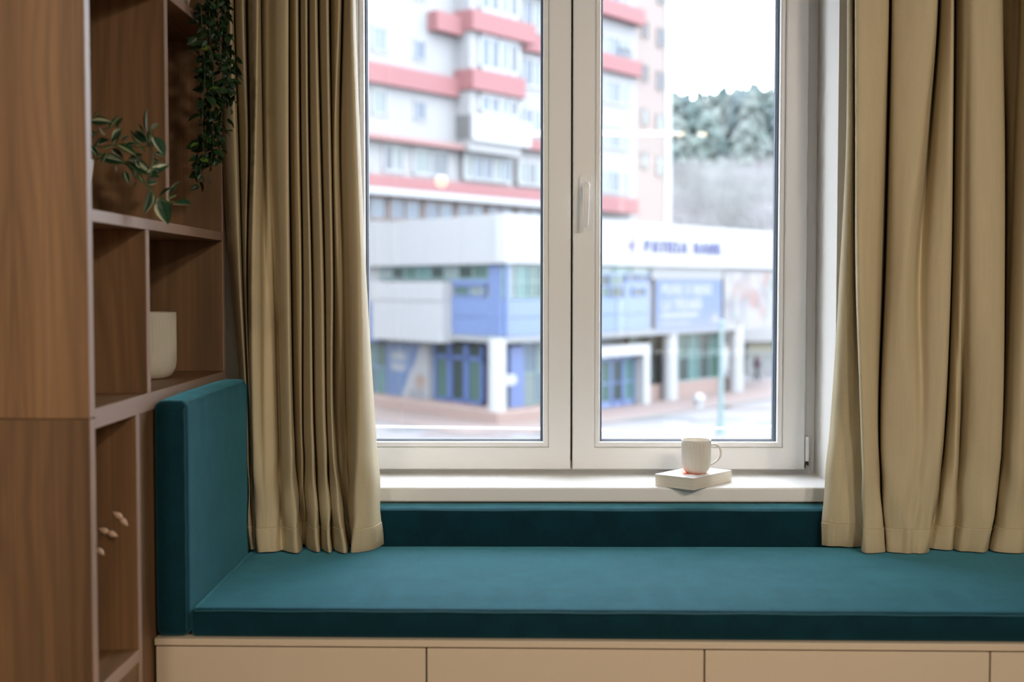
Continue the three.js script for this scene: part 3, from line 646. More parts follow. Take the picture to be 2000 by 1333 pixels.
{ // dried seed pods on thin stems
  const o = new THREE.Vector3(-0.915, 0.4305, -2.345);
  const t = thing('dried_flower_stems', 'dried stems with pale papery seed pods in the lowest open compartment', 'dried flowers', o.toArray());
  const prof = [[0.0001, 0.001, 0], [0.03, 0.0, 0], [0.036, 0.01, 1], [0.04, 0.06, 1], [0.03, 0.12, 1], [0.016, 0.16, 1], [0.017, 0.19, 0], [0.014, 0.19, 0], [0.012, 0.16, 0], [0.0001, 0.15, 0]];
  part('vase', ribbedLathe(prof, 30, 0, 0, 1, 40), ceramicMatte, t);
  const C = (x, y) => at(180 + x / 8.89, 960 + y / 8.89, 2.385).sub(o);
  const podMat = phys({ color: lin(0.80, 0.56, 0.38), roughness: 0.5, transmission: 0.15, thickness: 0, side: THREE.DoubleSide });
  const podGeo = new THREE.LatheGeometry([[0.0001, 0], [0.15, 0.05], [0.25, 0.2], [0.28, 0.36], [0.23, 0.6], [0.10, 0.83], [0.0001, 1]].map((p) => new THREE.Vector2(...p)), 14).rotateZ(-Math.PI / 2);
  const pods = [[[520, 470], [350, 355]], [[490, 470], [622, 612]], [[285, 715], [105, 650]], [[275, 715], [455, 788]], [[90, 990], [215, 1118]]];
  pods.forEach(([a, b]) => placeLeaf(part('seed_pod', podGeo, podMat, t), C(...a), C(...b), 0));
  const stemMat = std({ color: lin(0.16, 0.09, 0.05), roughness: 0.8 });
  for (const p of [[505, 470], [280, 715], [90, 990]]) { const e = C(...p); part('stem', tube([[0, 0.16, 0], [e.x * 0.3, 0.25, e.z * 0.3], [e.x * 0.7, e.y - 0.015, e.z * 0.7], e], 0.0006, 20, 5), stemMat, t); }
}

// ------------------------------------------------------------------ the street outside
const GROUND = EYE - 6.1;
const outdoor = (c, rough = 0.8, extra = {}) => std({ color: hex(c).multiplyScalar(0.212), roughness: rough, ...extra });
const O = {
  white: outdoor('#f1f3f6', 0.5), whiteB: outdoor('#e8ebef', 0.6), plaster: outdoor('#e4e5e7', 0.9), cream: outdoor('#dccac2', 0.9), red: outdoor('#d88f92', 0.8), redPale: outdoor('#e0a9a6', 0.8),
  blue: outdoor('#96b3ee', 0.45), blueDeep: outdoor('#7797e0', 0.45), grey: outdoor('#c9ced2', 0.8), greyDark: outdoor('#98a2a6', 0.8), brick: outdoor('#dbbcb1', 0.9), frame: outdoor('#e9ebee', 0.6), post: outdoor('#c2a79c', 0.8),
  tealFrame: outdoor('#aed2d3', 0.5), dark: outdoor('#5f7174', 0.4),
};
const paneMat = (c, r = 0.2) => phys({ color: hex(c).multiplyScalar(0.155), roughness: r, specularIntensity: 0.5 });  // pane colours lightened to carry a veil of reflected light
const P = { sky: paneMat('#a9c3d8'), grey: paneMat('#a2b0ba'), green: paneMat('#82aaa0'), teal: paneMat('#8fc7c4'), dark: paneMat('#5d7470'), pale: paneMat('#c9dcdc'), slate: paneMat('#9fb4cc'), bay: paneMat('#6d7d8c') };
function wall(x, d, deg) {                                    // facade axes: s along the wall, height above the eye, out towards the street
  const a = deg * Math.PI / 180, along = new THREE.Vector3(Math.cos(a), 0, -Math.sin(a)), up = new THREE.Vector3(0, 1, 0);
  let out = new THREE.Vector3(-along.z, 0, along.x); if (out.z < 0) out.negate();
  const flip = new THREE.Vector3().crossVectors(along, up).dot(out) < 0;
  const m = new THREE.Matrix4().makeBasis(along, up, out).setPosition(x, EYE, -d);
  return {
    m, flip,
    box(s0, s1, h0, h1, o0, o1, r = 0) { return this.put(rbox(s0, s1, h0, h1, o0, o1, r)); },
    put(g) { g.applyMatrix4(m); if (flip) { const q = g.index ? g.toNonIndexed() : g; for (const k of Object.keys(q.attributes)) { const at2 = q.attributes[k], n = at2.itemSize; for (let i = 0; i < at2.count; i += 3) for (let c = 0; c < n; c++) { const a1 = at2.array[(i + 1) * n + c]; at2.array[(i + 1) * n + c] = at2.array[(i + 2) * n + c]; at2.array[(i + 2) * n + c] = a1; } } return q; } return g; },
  };
}
function glazed(w, parent, s0, s1, h0, h1, out, cols, pane, frame, rows = 1, bar = 0.07) {    // a window: frame with mullions, panes as sub-parts
  const list = [w.box(s0, s1, h0, h0 + bar, out, out + 0.08), w.box(s0, s1, h1 - bar, h1, out, out + 0.08)];
  for (let i = 0; i <= cols; i++) { const s = s0 + (s1 - s0 - bar) * i / cols; list.push(w.box(s, s + bar, h0, h1, out, out + 0.08)); }
  for (let i = 1; i < rows; i++) { const h = h0 + (h1 - h0) * i / rows; list.push(w.box(s0, s1, h - bar / 2, h + bar / 2, out, out + 0.08)); }
  const f = part('window', merged(list), frame, parent);
  const mats = Array.isArray(pane) ? pane : [pane];
  for (let i = 0; i < cols; i++) for (let j = 0; j < rows; j++) {
    const a = s0 + (s1 - s0 - bar) * i / cols + bar, b = s0 + (s1 - s0 - bar) * (i + 1) / cols, c = h0 + (h1 - h0) * j / rows + bar / 2, d = h0 + (h1 - h0) * (j + 1) / rows - bar / 2;
    part('pane', w.box(a, b, c, d, out - 0.02, out + 0.02), mats[(i + j * 3) % mats.length], f);
  }
  return f;
}
const CORNER = [-0.668, 55.8], WR = wall(...CORNER, 51.54), WL = wall(...CORNER, 128.1);
const font = await new FontLoader().loadAsync('fonts/droid/droid_sans_bold.typeface.json');
{
  const t = thing('bank_building', 'two-storey white and blue bank on the street corner with a wide white fascia', 'building');
  // core volumes behind the fronts
  const at2 = (W, s, o) => { const p = new THREE.Vector3(s, 0, o).applyMatrix4(W.m); return [p.x, -p.z]; };
  const prism = (pts, h0, h1) => { const g = new THREE.ExtrudeGeometry(new THREE.Shape(pts.map((p) => new THREE.Vector2(...p))), { depth: h1 - h0, bevelEnabled: false }); return g.rotateX(-Math.PI / 2).translate(0, EYE + h0, 0); };
  const plan = (i, end = 27) => { const c = [CORNER[0], CORNER[1] + i * 1.6]; return [c, at2(WR, end, -i), [8, 100], at2(WL, 20, -i)]; };
  part('wall', merged([prism(plan(0.32), -2.3, 3.0), prism(plan(2.0, 21.7), -6.1, -2.3)]), O.whiteB, t);
  // fascia panels
  for (let i = 0; i < 9; i++) part('fascia_panel', WR.box(i * 3.0 + (i ? 0.012 : -0.2), (i + 1) * 3.0 - 0.012, 0.95, 3.09, -0.35, 0.12, 0.02), O.white, t);
  for (let i = 0; i < 6; i++) part('fascia_panel', WL.box(i * 3.0 + (i ? 0.012 : -0.2), (i + 1) * 3.0 - 0.012, 0.93, 3.09, -0.35, 0.12, 0.02), O.white, t);
  part('roof', prism(plan(0.2), 3.0, 3.07), O.grey, t);
  // upper storey, right front
  glazed(WR, t, 0.05, 2.9, -0.62, 0.9, -0.2, 3, [P.pale, P.teal, P.green], O.tealFrame, 2);
  glazed(WR, t, 2.9, 7.0, -0.62, 0.9, -0.2, 4, [P.teal, P.green, P.pale], O.tealFrame, 2);
  glazed(WR, t, 7.0, 11.9, 0.55, 0.92, -0.2, 3, [P.pale, P.teal], O.tealFrame);
  glazed(WR, t, 7.0, 9.6, -0.68, 0.55, -0.2, 2, [P.green, P.dark], O.blue, 2);
  glazed(WR, t, 9.7, 11.9, 0.2, 0.55, -0.2, 2, [P.dark], O.blueDeep);
  glazed(WR, t, 10.3, 11.5, -0.55, -0.1, -0.18, 1, [P.dark], O.blue);
  part('spandrel_panel', WR.box(9.65, 11.9, -0.68, 0.2, -0.3, -0.19, 0.01), O.blue, t);
  for (let i = 0; i < 4; i++) for (const [a, b] of [[-1.45, -0.66], [-2.27, -1.47]]) part('spandrel_panel', WR.box(0.02 + i * 2.975, (i + 1) * 2.975 - 0.02, a, b, -0.3, -0.15, 0.02), O.blue, t);
  part('header_panel', WR.box(11.95, 19.2, 0.3, 0.93, -0.3, -0.05, 0.02), O.grey, t);
  // upper storey, left front
  glazed(WL, t, 1.35, 10.5, 0.25, 0.9, -0.2, 8, [P.green, P.dark, P.pale, P.dark, P.teal], O.tealFrame);
  part('spandrel_panel', WL.box(0.02, 1.33, -2.27, 0.92, -0.3, -0.15, 0.02), O.blue, t);
  part('spandrel_panel', WL.box(1.35, 4.3, 0.02, 0.25, -0.3, -0.15, 0.02), O.blue, t);
  glazed(WL, t, 1.6, 4.0, -0.52, 0.0, -0.2, 2, [P.pale, P.green], O.blue);
  for (const [a, b] of [[-1.45, -0.55], [-2.27, -1.47]]) part('spandrel_panel', WL.box(1.35, 4.3, a, b, -0.3, -0.15, 0.02), O.blue, t);
  for (let i = 0; i < 2; i++) part('cladding_panel', WL.box(4.2 + i * 3.06, 4.2 + (i + 1) * 3.06 - 0.02, -0.75, 0.14, -0.4, 0.45, 0.03), O.white, t);
  for (let i = 0; i < 4; i++) part('cladding_panel', WL.box(4.2 + i * 1.53, 4.2 + (i + 1) * 1.53 - 0.015, -2.68, -0.76, -0.4, 0.42, 0.03), O.white, t);
  part('spandrel_panel', WL.box(10.35, 14, -2.85, -0.85, -0.3, 0.1, 0.02), O.blueDeep, t);
  part('soffit', prism(plan(0.06), -2.55, -2.28), O.grey, t);
  // ground floor, right front
  part('cash_machine', WR.box(1.35, 2.35, -5.55, -2.75, -1.3, -0.75, 0.02), O.blueDeep, t);
  part('cash_machine_sign', WR.put(new THREE.CylinderGeometry(0.36, 0.36, 0.12, 28).rotateX(Math.PI / 2).scale(1.25, 0.72, 1).translate(0.95, -4.22, -0.45)), O.white, t, 'white oval sign of the cash machine');
  part('cash_machine_sign', WR.put(new THREE.CylinderGeometry(0.05, 0.05, 1.1, 12).translate(0.95, -5.0, -0.5)), O.dark, t, 'dark post under the oval sign');
  glazed(WR, t, 0.3, 1.3, -5.5, -2.6, -1.0, 1, [P.teal], O.tealFrame, 2);
  glazed(WR, t, 2.4, 4.6, -5.5, -2.6, -1.0, 2, [P.pale, P.sky], O.tealFrame, 2);
  glazed(WR, t, 4.6, 6.9, -5.5, -2.6, -1.0, 2, [P.teal, P.green], O.tealFrame, 2);
  { // entrance: white portal round blue framed glass doors
    part('portal', merged([WR.box(6.5, 6.95, -6.1, -2.98, -0.9, 0.0), WR.box(11.2, 11.75, -6.1, -2.98, -0.9, 0.0), WR.box(6.95, 11.2, -3.5, -2.98, -0.9, 0.0)]), O.white, t);
    for (let i = 0; i < 4; i++) {
      const a = 7.0 + i * 1.05, f = part('door', merged([WR.box(a, a + 0.1, -6.05, -3.5, -0.7, -0.55), WR.box(a + 0.92, a + 1.02, -6.05, -3.5, -0.7, -0.55), WR.box(a, a + 1.02, -6.05, -5.75, -0.7, -0.55), WR.box(a, a + 1.02, -3.75, -3.5, -0.7, -0.55), WR.box(a, a + 1.02, -4.9, -4.82, -0.7, -0.55)]), i === 2 ? O.blueDeep : O.blue, t);
      part('pane', WR.box(a + 0.1, a + 0.92, -5.75, -3.75, -0.66, -0.6), [P.slate, P.green, P.dark, P.teal][i], f);
    }
  }
  glazed(WR, t, 11.8, 14.2, -6.0, -2.65, -1.4, 2, [P.dark, P.green], O.dark, 2);
  glazed(WR, t, 15.0, 20.6, -5.25, -2.6, -1.1, 5, [P.teal, P.dark, P.teal, P.dark, P.green], O.tealFrame, 2);
  part('plinth', WR.box(11.8, 21.5, -6.1, -5.25, -1.6, -0.85, 0.03), O.brick, t);
  for (const [w, s, o] of [[WR, 0.05, -0.45], [WR, 14.4, -0.5], [WR, 21.2, -0.3]]) {
    part('column', w.put(new THREE.CylinderGeometry(0.40, 0.42, 3.8, 28).translate(s, -4.22, o)), O.white, t);
  }
  // ground floor, left front: blue framed doors and the poster window
  for (let i = 0; i < 3; i++) {
    const a = 2.6 + i * 1.33;
    const f = part('door', merged([WL.box(a, a + 0.2, -5.5, -2.75, -0.9, -0.75), WL.box(a + 1.13, a + 1.33, -5.5, -2.75, -0.9, -0.75), WL.box(a, a + 1.33, -3.5, -3.3, -0.9, -0.75), WL.box(a, a + 1.33, -5.5, -5.35, -0.9, -0.75)]), O.blueDeep, t);
    part('pane', WL.box(a + 0.2, a + 1.13, -5.35, -3.5, -0.86, -0.8), [P.green, P.dark, P.green][i], f);
    part('pane', WL.box(a + 0.2, a + 1.13, -3.3, -2.75, -0.86, -0.8), P.dark, f);
  }
  part('wall', WL.box(6.6, 14, -6.1, -2.7, -1.6, -0.7), O.whiteB, t);
  glazed(WL, t, 10.5, 12.5, -5.6, -2.75, -0.6, 2, [P.teal, P.green], O.blue, 2);
  glazed(WL, t, 1.6, 2.55, -5.5, -2.7, -1.1, 1, [P.teal], O.tealFrame);
  part('terrace', merged([WL.box(-0.3, 14, -6.1, -5.52, -1.9, 0.6, 0.05), WR.box(0.6, 5.8, -6.1, -5.55, -1.9, -0.15, 0.05)]), O.brick, t);
  // roof sign with a small emblem
  const ink = outdoor('#4a63b8', 0.5);
  let s = 10.95;
  for (const ch of 'PATRIA BANK') {
    if (ch === ' ') { s += 0.55; continue; }
    const g = new TextGeometry(ch, { font, size: 0.60, depth: 0.09, curveSegments: 4, bevelEnabled: false });
    g.computeBoundingBox();
    const b = g.boundingBox, k = 1.3;
    g.translate(-b.min.x, 0, 0); g.scale(k, 1, 1); g.translate(s, 1.66, 0.13);
    part('letter', WR.put(g), ink, t);
    s += (b.max.x - b.min.x) * k + 0.16;
  }
  const star = (a0) => { const sh = new THREE.Shape(); for (let i = 0; i < 8; i++) { const r = i % 2 ? 0.15 : 0.52, a = a0 + i * Math.PI / 4; sh[i ? 'lineTo' : 'moveTo'](r * Math.cos(a), r * Math.sin(a)); } sh.closePath(); return new THREE.ExtrudeGeometry(sh, { depth: 0.06, bevelEnabled: false }); };
  part('emblem', WR.put(star(Math.PI / 2).translate(9.85, 1.97, 0.125)), outdoor('#7a63ae', 0.5), t, 'small four-pointed star emblem beside the lettering');
}
{ // printed banners on the front
  const print = (w, h, draw) => {
    const c = document.createElement('canvas'); c.width = w; c.height = h; draw(c.getContext('2d'), w, h);
    const x = new THREE.CanvasTexture(c); x.colorSpace = THREE.SRGBColorSpace; x.wrapS = x.wrapT = THREE.ClampToEdgeWrapping; return x;
  };
  const banner = (W, name, label, s0, s1, h0, h1, out, tex, mirror, grp) => {
    const t = thing(name, label, name === 'mural' ? 'mural' : 'banner');
    part('frame', W.box(s0 - 0.04, s1 + 0.04, h0 - 0.04, h1 + 0.04, out, out + 0.05), O.grey, t);
    const g = W.box(s0, s1, h0, h1, out + 0.05, out + 0.07), p = g.attributes.position, inv = W.m.clone().invert(), v = new THREE.Vector3();
    for (let i = 0; i < p.count; i++) { v.fromBufferAttribute(p, i).applyMatrix4(inv); const u = (v.x - s0) / (s1 - s0); g.attributes.uv.setXY(i, mirror ? 1 - u : u, (v.y - h0) / (h1 - h0)); }
    part('print', g, std({ map: tex, color: lin(0.175, 0.175, 0.175), roughness: 0.7 }), t);
  };
  banner(WR, 'banner', 'large blue advertising banner with white lettering on the bank front', 12.35, 19.05, -2.4, 0.25, -0.12, print(768, 304, (x, w, h) => {
    const g = x.createLinearGradient(0, 0, 0, h); g.addColorStop(0, '#7fa6e2'); g.addColorStop(0.6, '#94b0ee'); g.addColorStop(1, '#b4c3ec'); x.fillStyle = g; x.fillRect(0, 0, w, h);
    x.fillStyle = '#f4f6fb'; x.font = 'bold 92px sans-serif'; x.fillText('PUNE O BANI', 58, 88, 640); x.fillText('LA TREABĂ', 58, 178, 520);
    x.globalAlpha = 0.8; x.fillRect(62, 196, 420, 26); x.globalAlpha = 0.45; x.fillRect(62, 246, 330, 22);
    x.globalAlpha = 0.8; x.fillStyle = '#efe2e4'; x.beginPath(); x.ellipse(690, 240, 34, 30, 0, 0, 7); x.fill();
  }));
  banner(WR, 'mural', 'pale colourful mural covering the end of the bank front', 19.4, 26.5, -2.45, 0.7, -0.12, print(512, 256, (x, w, h) => {
    x.fillStyle = '#e6e4e8'; x.fillRect(0, 0, w, h);
    const r = mulberry(5), cols = ['#d9a79c', '#b9b3c0', '#8fb9ae', '#e8cfc4', '#a7a0ae', '#cfd8e4', '#efe6e6', '#c98f86', '#9c9aa6'];
    for (let i = 0; i < 60; i++) { x.globalAlpha = 0.55; x.fillStyle = cols[Math.floor(r() * cols.length)]; x.beginPath(); x.ellipse(r() * w, r() * h, 8 + r() * 30, 14 + r() * 60, (r() - 0.5) * 1.2, 0, 7); x.fill(); }
    x.globalAlpha = 0.7; x.fillStyle = '#dc9f92'; x.beginPath(); x.ellipse(240, 120, 34, 52, 0, 0, 7); x.fill();
  }));
  banner(WL, 'window_poster', 'blue and white window poster beside the bank doors', 6.72, 10.4, -5.55, -2.9, -0.62, print(320, 256, (x, w, h) => {
    x.fillStyle = '#a9c2ea'; x.fillRect(0, 0, w, h);
    x.fillStyle = '#8fb0e4'; x.fillRect(0, 120, 200, 136);
    x.fillStyle = '#e6ecf6'; x.fillRect(30, 40, 120, 40); x.fillRect(30, 98, 110, 34);
    x.fillStyle = '#edeff2'; x.beginPath(); x.moveTo(250, 0); x.lineTo(320, 0); x.lineTo(320, 256); x.lineTo(110, 256); x.closePath(); x.fill();
    x.strokeStyle = '#7d9be0'; x.lineWidth = 22; x.beginPath(); x.moveTo(240, 0); x.lineTo(190, 110); x.stroke();
    x.globalAlpha = 0.6; x.fillStyle = '#dcbcae'; x.beginPath(); x.ellipse(255, 178, 44, 42, 0, 0, 7); x.fill(); x.fillStyle = '#e0a98a'; x.beginPath(); x.ellipse(270, 165, 18, 16, 0, 0, 7); x.fill(); x.fillStyle = '#b9bcc4'; x.fillRect(170, 215, 130, 41);
  }), true);
}
{ // apartment block behind
  const W = wall(-9.639, 82, 52.8), t = thing('apartment_building', 'tall white apartment block with red balcony bands behind the corner bank', 'building');
  part('wall', W.box(-60, 32.0, -6.1, 27, -14, 0), O.plaster, t);  // runs on out of view at one end to screen low sky light
  part('wall', W.box(32.0, 36.7, -6.1, 27, -14, -0.05), O.cream, t, 'pinkish end bay');
  part('wall', W.box(36.7, 37.7, -6.1, 27, -14, 0.05), O.white, t);
  part('roof', W.box(-22.3, 38, 27, 27.5, -14.3, 0.3), O.grey, t);
  // bay with balconies
  part('bay', W.box(8.6, 14.4, 9.2, 27, 0, 1.3), O.plaster, t);
  part('bay', W.box(8.6, 15.2, 9.9, 11.7, 0, 1.6, 0.02), O.white, t, 'white closed balcony parapet');
  const bands = [[-22, 8.4, 12.85, 14.15, 0, 0.55], [8.4, 14.4, 13.35, 14.75, 0, 1.75], [5.7, 8.4, 17.0, 18.3, 0, 0.9], [8.4, 15.6, 17.35, 18.75, 0, 1.75], [15.6, 32, 17.2, 18.5, 0, 0.55], [8.4, 32, 21.4, 22.7, 0, 0.9], [-22, 31.0, 6.25, 7.05, 0, 0.7], [15.3, 20, 9.95, 10.75, 0, 0.7], [24.4, 31.0, 5.85, 7.1, 0, 0.9]];
  for (const [a, b, c, d, e, f] of bands) part('balcony_parapet', W.box(a, b, c, d, e, f, 0.03), O.red, t);
  part('cornice', W.box(-22, 8.6, 9.25, 9.6, 0, 0.9, 0.02), O.redPale, t);
  part('cornice', W.box(-22, 19.5, 5.75, 6.2, 0, 1.0, 0.02), O.white, t);
  for (let i = 0; i < 12; i++) glazed(W, t, -22 + i * 3.4, -22 + i * 3.4 + 3.15, 4.2, 5.7, 0.05, 2, [P.slate, P.sky], O.post, 1, 0.14);
  // balcony glazing and windows of the bay
  for (const [c, d] of [[11.8, 13.3], [14.85, 17.3], [18.85, 21.3]]) glazed(W, t, 9.5, 14.1, c, d, 1.35, 4, [P.sky, P.slate, P.pale, P.grey], O.frame, 1, 0.3);
  for (const [c, d] of [[11.1, 13.2], [14.6, 16.9], [18.8, 21.2]]) glazed(W, t, 15.3, 19.6, c, d, 0.02, 4, [P.pale, P.slate, P.pale], O.frame, 1, 0.22);
  for (const [c, d] of [[7.3, 9.2]]) { glazed(W, t, 9.0, 14.6, c, d, 0.3, 5, [P.pale, P.sky, P.slate], O.frame, 1, 0.2); glazed(W, t, 15.2, 19.8, c, d, 0.3, 4, [P.pale, P.grey, P.pale], O.frame, 1, 0.2); glazed(W, t, -8, 0.0, c, d, 0.02, 4, [P.grey, P.pale], O.frame, 1, 0.2); glazed(W, t, 1.2, 3.3, c, d, 0.02, 2, [P.grey, P.pale], O.frame, 1, 0.2); glazed(W, t, 4.1, 7.9, c, d, 0.02, 2, [P.pale, P.grey], O.frame, 1, 0.2); }
  for (const h of [10.9, 14.9, 18.9]) { glazed(W, t, 4.3, 5.5, h, h + 1.4, 0.02, 1, [P.slate], O.frame, 1, 0.12); glazed(W, t, 0.2, 1.7, h, h + 1.7, 0.02, 1, [P.pale], O.frame, 1, 0.14); glazed(W, t, -4.6, -3.2, h, h + 1.5, 0.02, 1, [P.slate], O.frame, 1, 0.12); }
  for (let k = 0; k < 5; k++) {
    const h = 7.45 + k * 3.6;
    glazed(W, t, 26.6, 30.7, h, h + 1.9, 0.05, 3, [P.pale, P.slate, P.pale], O.frame, 1, 0.16);
  }
  glazed(W, t, 29.2, 31.0, 17.7, 19.4, 0.08, 2, [P.slate, P.grey], O.greyDark, 1, 0.14);
  for (let k = 0; k < 5; k++) { const h = 16.1 + (k - 2) * 3.65, m = k > 1 ? P.bay : P.pale; glazed(W, t, 32.9, 33.8, h + 1.0, h + 2.4, 0.0, 1, [m], O.cream, 1, 0.08); glazed(W, t, 35.3, 36.4, h + 0.6, h + 2.2, 0.0, 1, [m], O.cream, 1, 0.08); }
  // lower white annexe reaching to the bank roof
  part('annexe', W.box(27.5, 39.5, -6.1, 4.9, -10, 2.0, 0.05), O.white, t);
}
{ // plaza and pavement
  const g = structGroup('ground');
  part('pavement', rbox(-120, 160, GROUND - 0.5, GROUND, -190, -8, 0), outdoor('#b7b4b8', 0.9), g);
  const band = outdoor('#8d969c', 0.9), bandB = outdoor('#a89a97', 0.9), rng = mulberry(12);
  for (let i = 0; i < 34; i++) {
    const x = -6 + rng() * 26, z = -(36 + rng() * 42), q = new THREE.BoxGeometry(2 + rng() * 4, 0.02, 0.5 + rng() * 1.2);
    q.rotateY(0.2 + 0.9 * (rng() - 0.5)).translate(x, GROUND + 0.011, z);
    part('paving_slab', q, rng() < 0.7 ? band : bandB, g);
  }
  part('kerb', WR.box(-2, 30, -6.1, -5.98, 3.2, 3.5), outdoor('#bdb4b1', 0.9), g);
  part('paving_slab', WR.box(-2, 30, -6.1, -6.05, -3, 3.2), outdoor('#c4aba4', 0.9), g);
  part('paving_slab', WL.box(-2, 24, -6.1, -6.045, -3, 3.6), outdoor('#c4afa8', 0.9), g);
}
{ // street furniture
  const t = thing('street_lamp', 'slender pale teal street lamp standing on the plaza before the bank', 'street lamp', [8.2, GROUND, -52]);
  part('pole', new THREE.CylinderGeometry(0.075, 0.12, 4.5, 16).translate(0, 2.25, 0), O.tealFrame, t);
  part('base', new THREE.CylinderGeometry(0.16, 0.2, 0.5, 16).translate(0, 0.25, 0), O.tealFrame, t);
  part('lamp_head', new THREE.LatheGeometry([[0.0001, 0], [0.08, 0.02], [0.12, 0.1], [0.10, 0.2], [0.0001, 0.24]].map((p) => new THREE.Vector2(...p)), 20).translate(0, 4.45, 0), O.tealFrame, t);
  const b = thing('bollard', 'round white stone bollard on the plaza near the street lamp', 'bollard', [8.9, GROUND, -63.5]);
  part('ball', new THREE.SphereGeometry(0.30, 24, 16).translate(0, 0.42, 0), O.white, b);
  part('foot', new THREE.CylinderGeometry(0.2, 0.26, 0.22, 20).translate(0, 0.11, 0), O.white, b);
  const k = thing('kiosk', 'low pale kiosk with a flat white canopy beyond the bank', 'kiosk', [17.2, GROUND, -88]);
  part('canopy', rbox(-2.0, 2.4, 2.25, 3.2, -1.6, 1.2, 0.05), O.white, k);
  part('wall', rbox(-1.7, 2.1, 0.9, 2.25, -1.3, 0.6, 0.03), outdoor('#d6dcd8', 0.8), k);
  part('counter', rbox(-1.8, 2.2, 0, 0.95, -1.4, 0.8, 0.03), outdoor('#e3e6e6', 0.8), k);
  part('window', rbox(-1.5, 1.9, 1.6, 2.15, 0.55, 0.64, 0.02), outdoor('#d3cfae', 0.5), k);
}
{ // a passer-by on the plaza
  const t = thing('person', 'person walking across the plaza in a dark maroon jacket and dark green trousers', 'person', [15.12, GROUND, -81.5]);
  t.rotation.y = -0.7; t.scale.setScalar(0.93);
  const J = { hip: [0, 0.92, 0], chest: [0.02, 1.32, 0], neck: [0.03, 1.50, 0], head: [0.045, 1.62, 0], sl: [0.01, 1.42, 0.19], sr: [0.01, 1.42, -0.19], el: [-0.10, 1.14, 0.24], er: [0.12, 1.15, -0.24], wl: [-0.04, 0.90, 0.23], wr: [0.24, 0.93, -0.22], hl: [0, 0.90, 0.09], hr: [0, 0.90, -0.09], kl: [0.16, 0.50, 0.10], kr: [-0.06, 0.49, -0.10], al: [0.20, 0.09, 0.10], ar: [-0.30, 0.13, -0.10], tl: [0.38, 0.04, 0.11], tr: [-0.16, 0.04, -0.11] };
  const cap = (p, a, b, ra, rb) => { const A = J[a] ?? a, B = J[b] ?? b, dx = B[0] - A[0], dy = B[1] - A[1], dz = B[2] - A[2], L = dx * dx + dy * dy + dz * dz; const h = Math.min(1, Math.max(0, ((p[0] - A[0]) * dx + (p[1] - A[1]) * dy + (p[2] - A[2]) * dz) / L)); return Math.hypot(p[0] - A[0] - dx * h, p[1] - A[1] - dy * h, p[2] - A[2] - dz * h) - (ra + (rb - ra) * h); };
  const field = (bones, name, mat, parent, N = 72) => {
    const mc = new MarchingCubes(N, mat, false, false, 60000), sc = 0.95, k = 40;
    for (let z = 0; z < N; z++) for (let y = 0; y < N; y++) for (let x = 0; x < N; x++) {
      const f = (i) => (i - N / 2) / (N / 2) * sc, p = [f(x), f(y) + 0.9, f(z)]; let e = 0;
      for (const b of bones) e += Math.exp(-k * cap(p, ...b));
      mc.field[z * N * N + y * N + x] = Math.log(Math.max(e, 1e-30)) / k;
    }
    mc.isolation = 0; mc.update();
    const g = new THREE.BufferGeometry();
    g.setAttribute('position', new THREE.Float32BufferAttribute(mc.positionArray.slice(0, mc.count * 3), 3));
    g.setAttribute('normal', new THREE.Float32BufferAttribute(mc.normalArray.slice(0, mc.count * 3), 3));
    g.scale(sc, sc, sc); g.translate(0, 0.9, 0);
    return part(name, g, mat, parent);
  };
  const body = field([['hip', 'chest', 0.12, 0.13], ['chest', 'neck', 0.08, 0.05], ['neck', 'head', 0.05, 0.09], ['head', [0.05, 1.67, 0], 0.095, 0.09], [[0.12, 1.62, 0], [0.145, 1.60, 0], 0.014, 0.01], ['sl', 'el', 0.045, 0.038], ['el', 'wl', 0.036, 0.026], ['sr', 'er', 0.045, 0.038], ['er', 'wr', 0.036, 0.026], ['wl', [-0.01, 0.82, 0.22], 0.03, 0.018], ['wr', [0.28, 0.86, -0.21], 0.03, 0.018], ['hl', 'kl', 0.075, 0.05], ['kl', 'al', 0.048, 0.035], ['hr', 'kr', 0.075, 0.05], ['kr', 'ar', 0.048, 0.035], ['al', 'tl', 0.04, 0.03], ['ar', 'tr', 0.04, 0.03]], 'body', outdoor('#d9b09c', 0.7), t);
  field([['hip', 'chest', 0.16, 0.165], ['chest', 'neck', 0.12, 0.06], ['sl', 'el', 0.07, 0.062], ['el', 'wl', 0.058, 0.045], ['sr', 'er', 0.07, 0.062], ['er', 'wr', 0.058, 0.045], ['chest', 'sl', 0.1, 0.075], ['chest', 'sr', 0.1, 0.075]], 'jacket', outdoor('#6d4a60', 0.9), t);
  field([['hl', 'kl', 0.10, 0.075], ['kl', 'al', 0.07, 0.055], ['hr', 'kr', 0.10, 0.075], ['kr', 'ar', 0.07, 0.055], ['hl', 'hr', 0.11, 0.11]], 'trousers', outdoor('#4d6468', 0.9), t);
  field([['al', 'tl', 0.055, 0.045], ['ar', 'tr', 0.055, 0.045]], 'shoes', outdoor('#3a3a40', 0.7), t);
  field([[[0.02, 1.68, 0], [0.0, 1.66, 0], 0.105, 0.1], [[-0.03, 1.62, 0], [-0.03, 1.54, 0], 0.08, 0.06]], 'hair', outdoor('#4a3b36', 0.9), t);
}
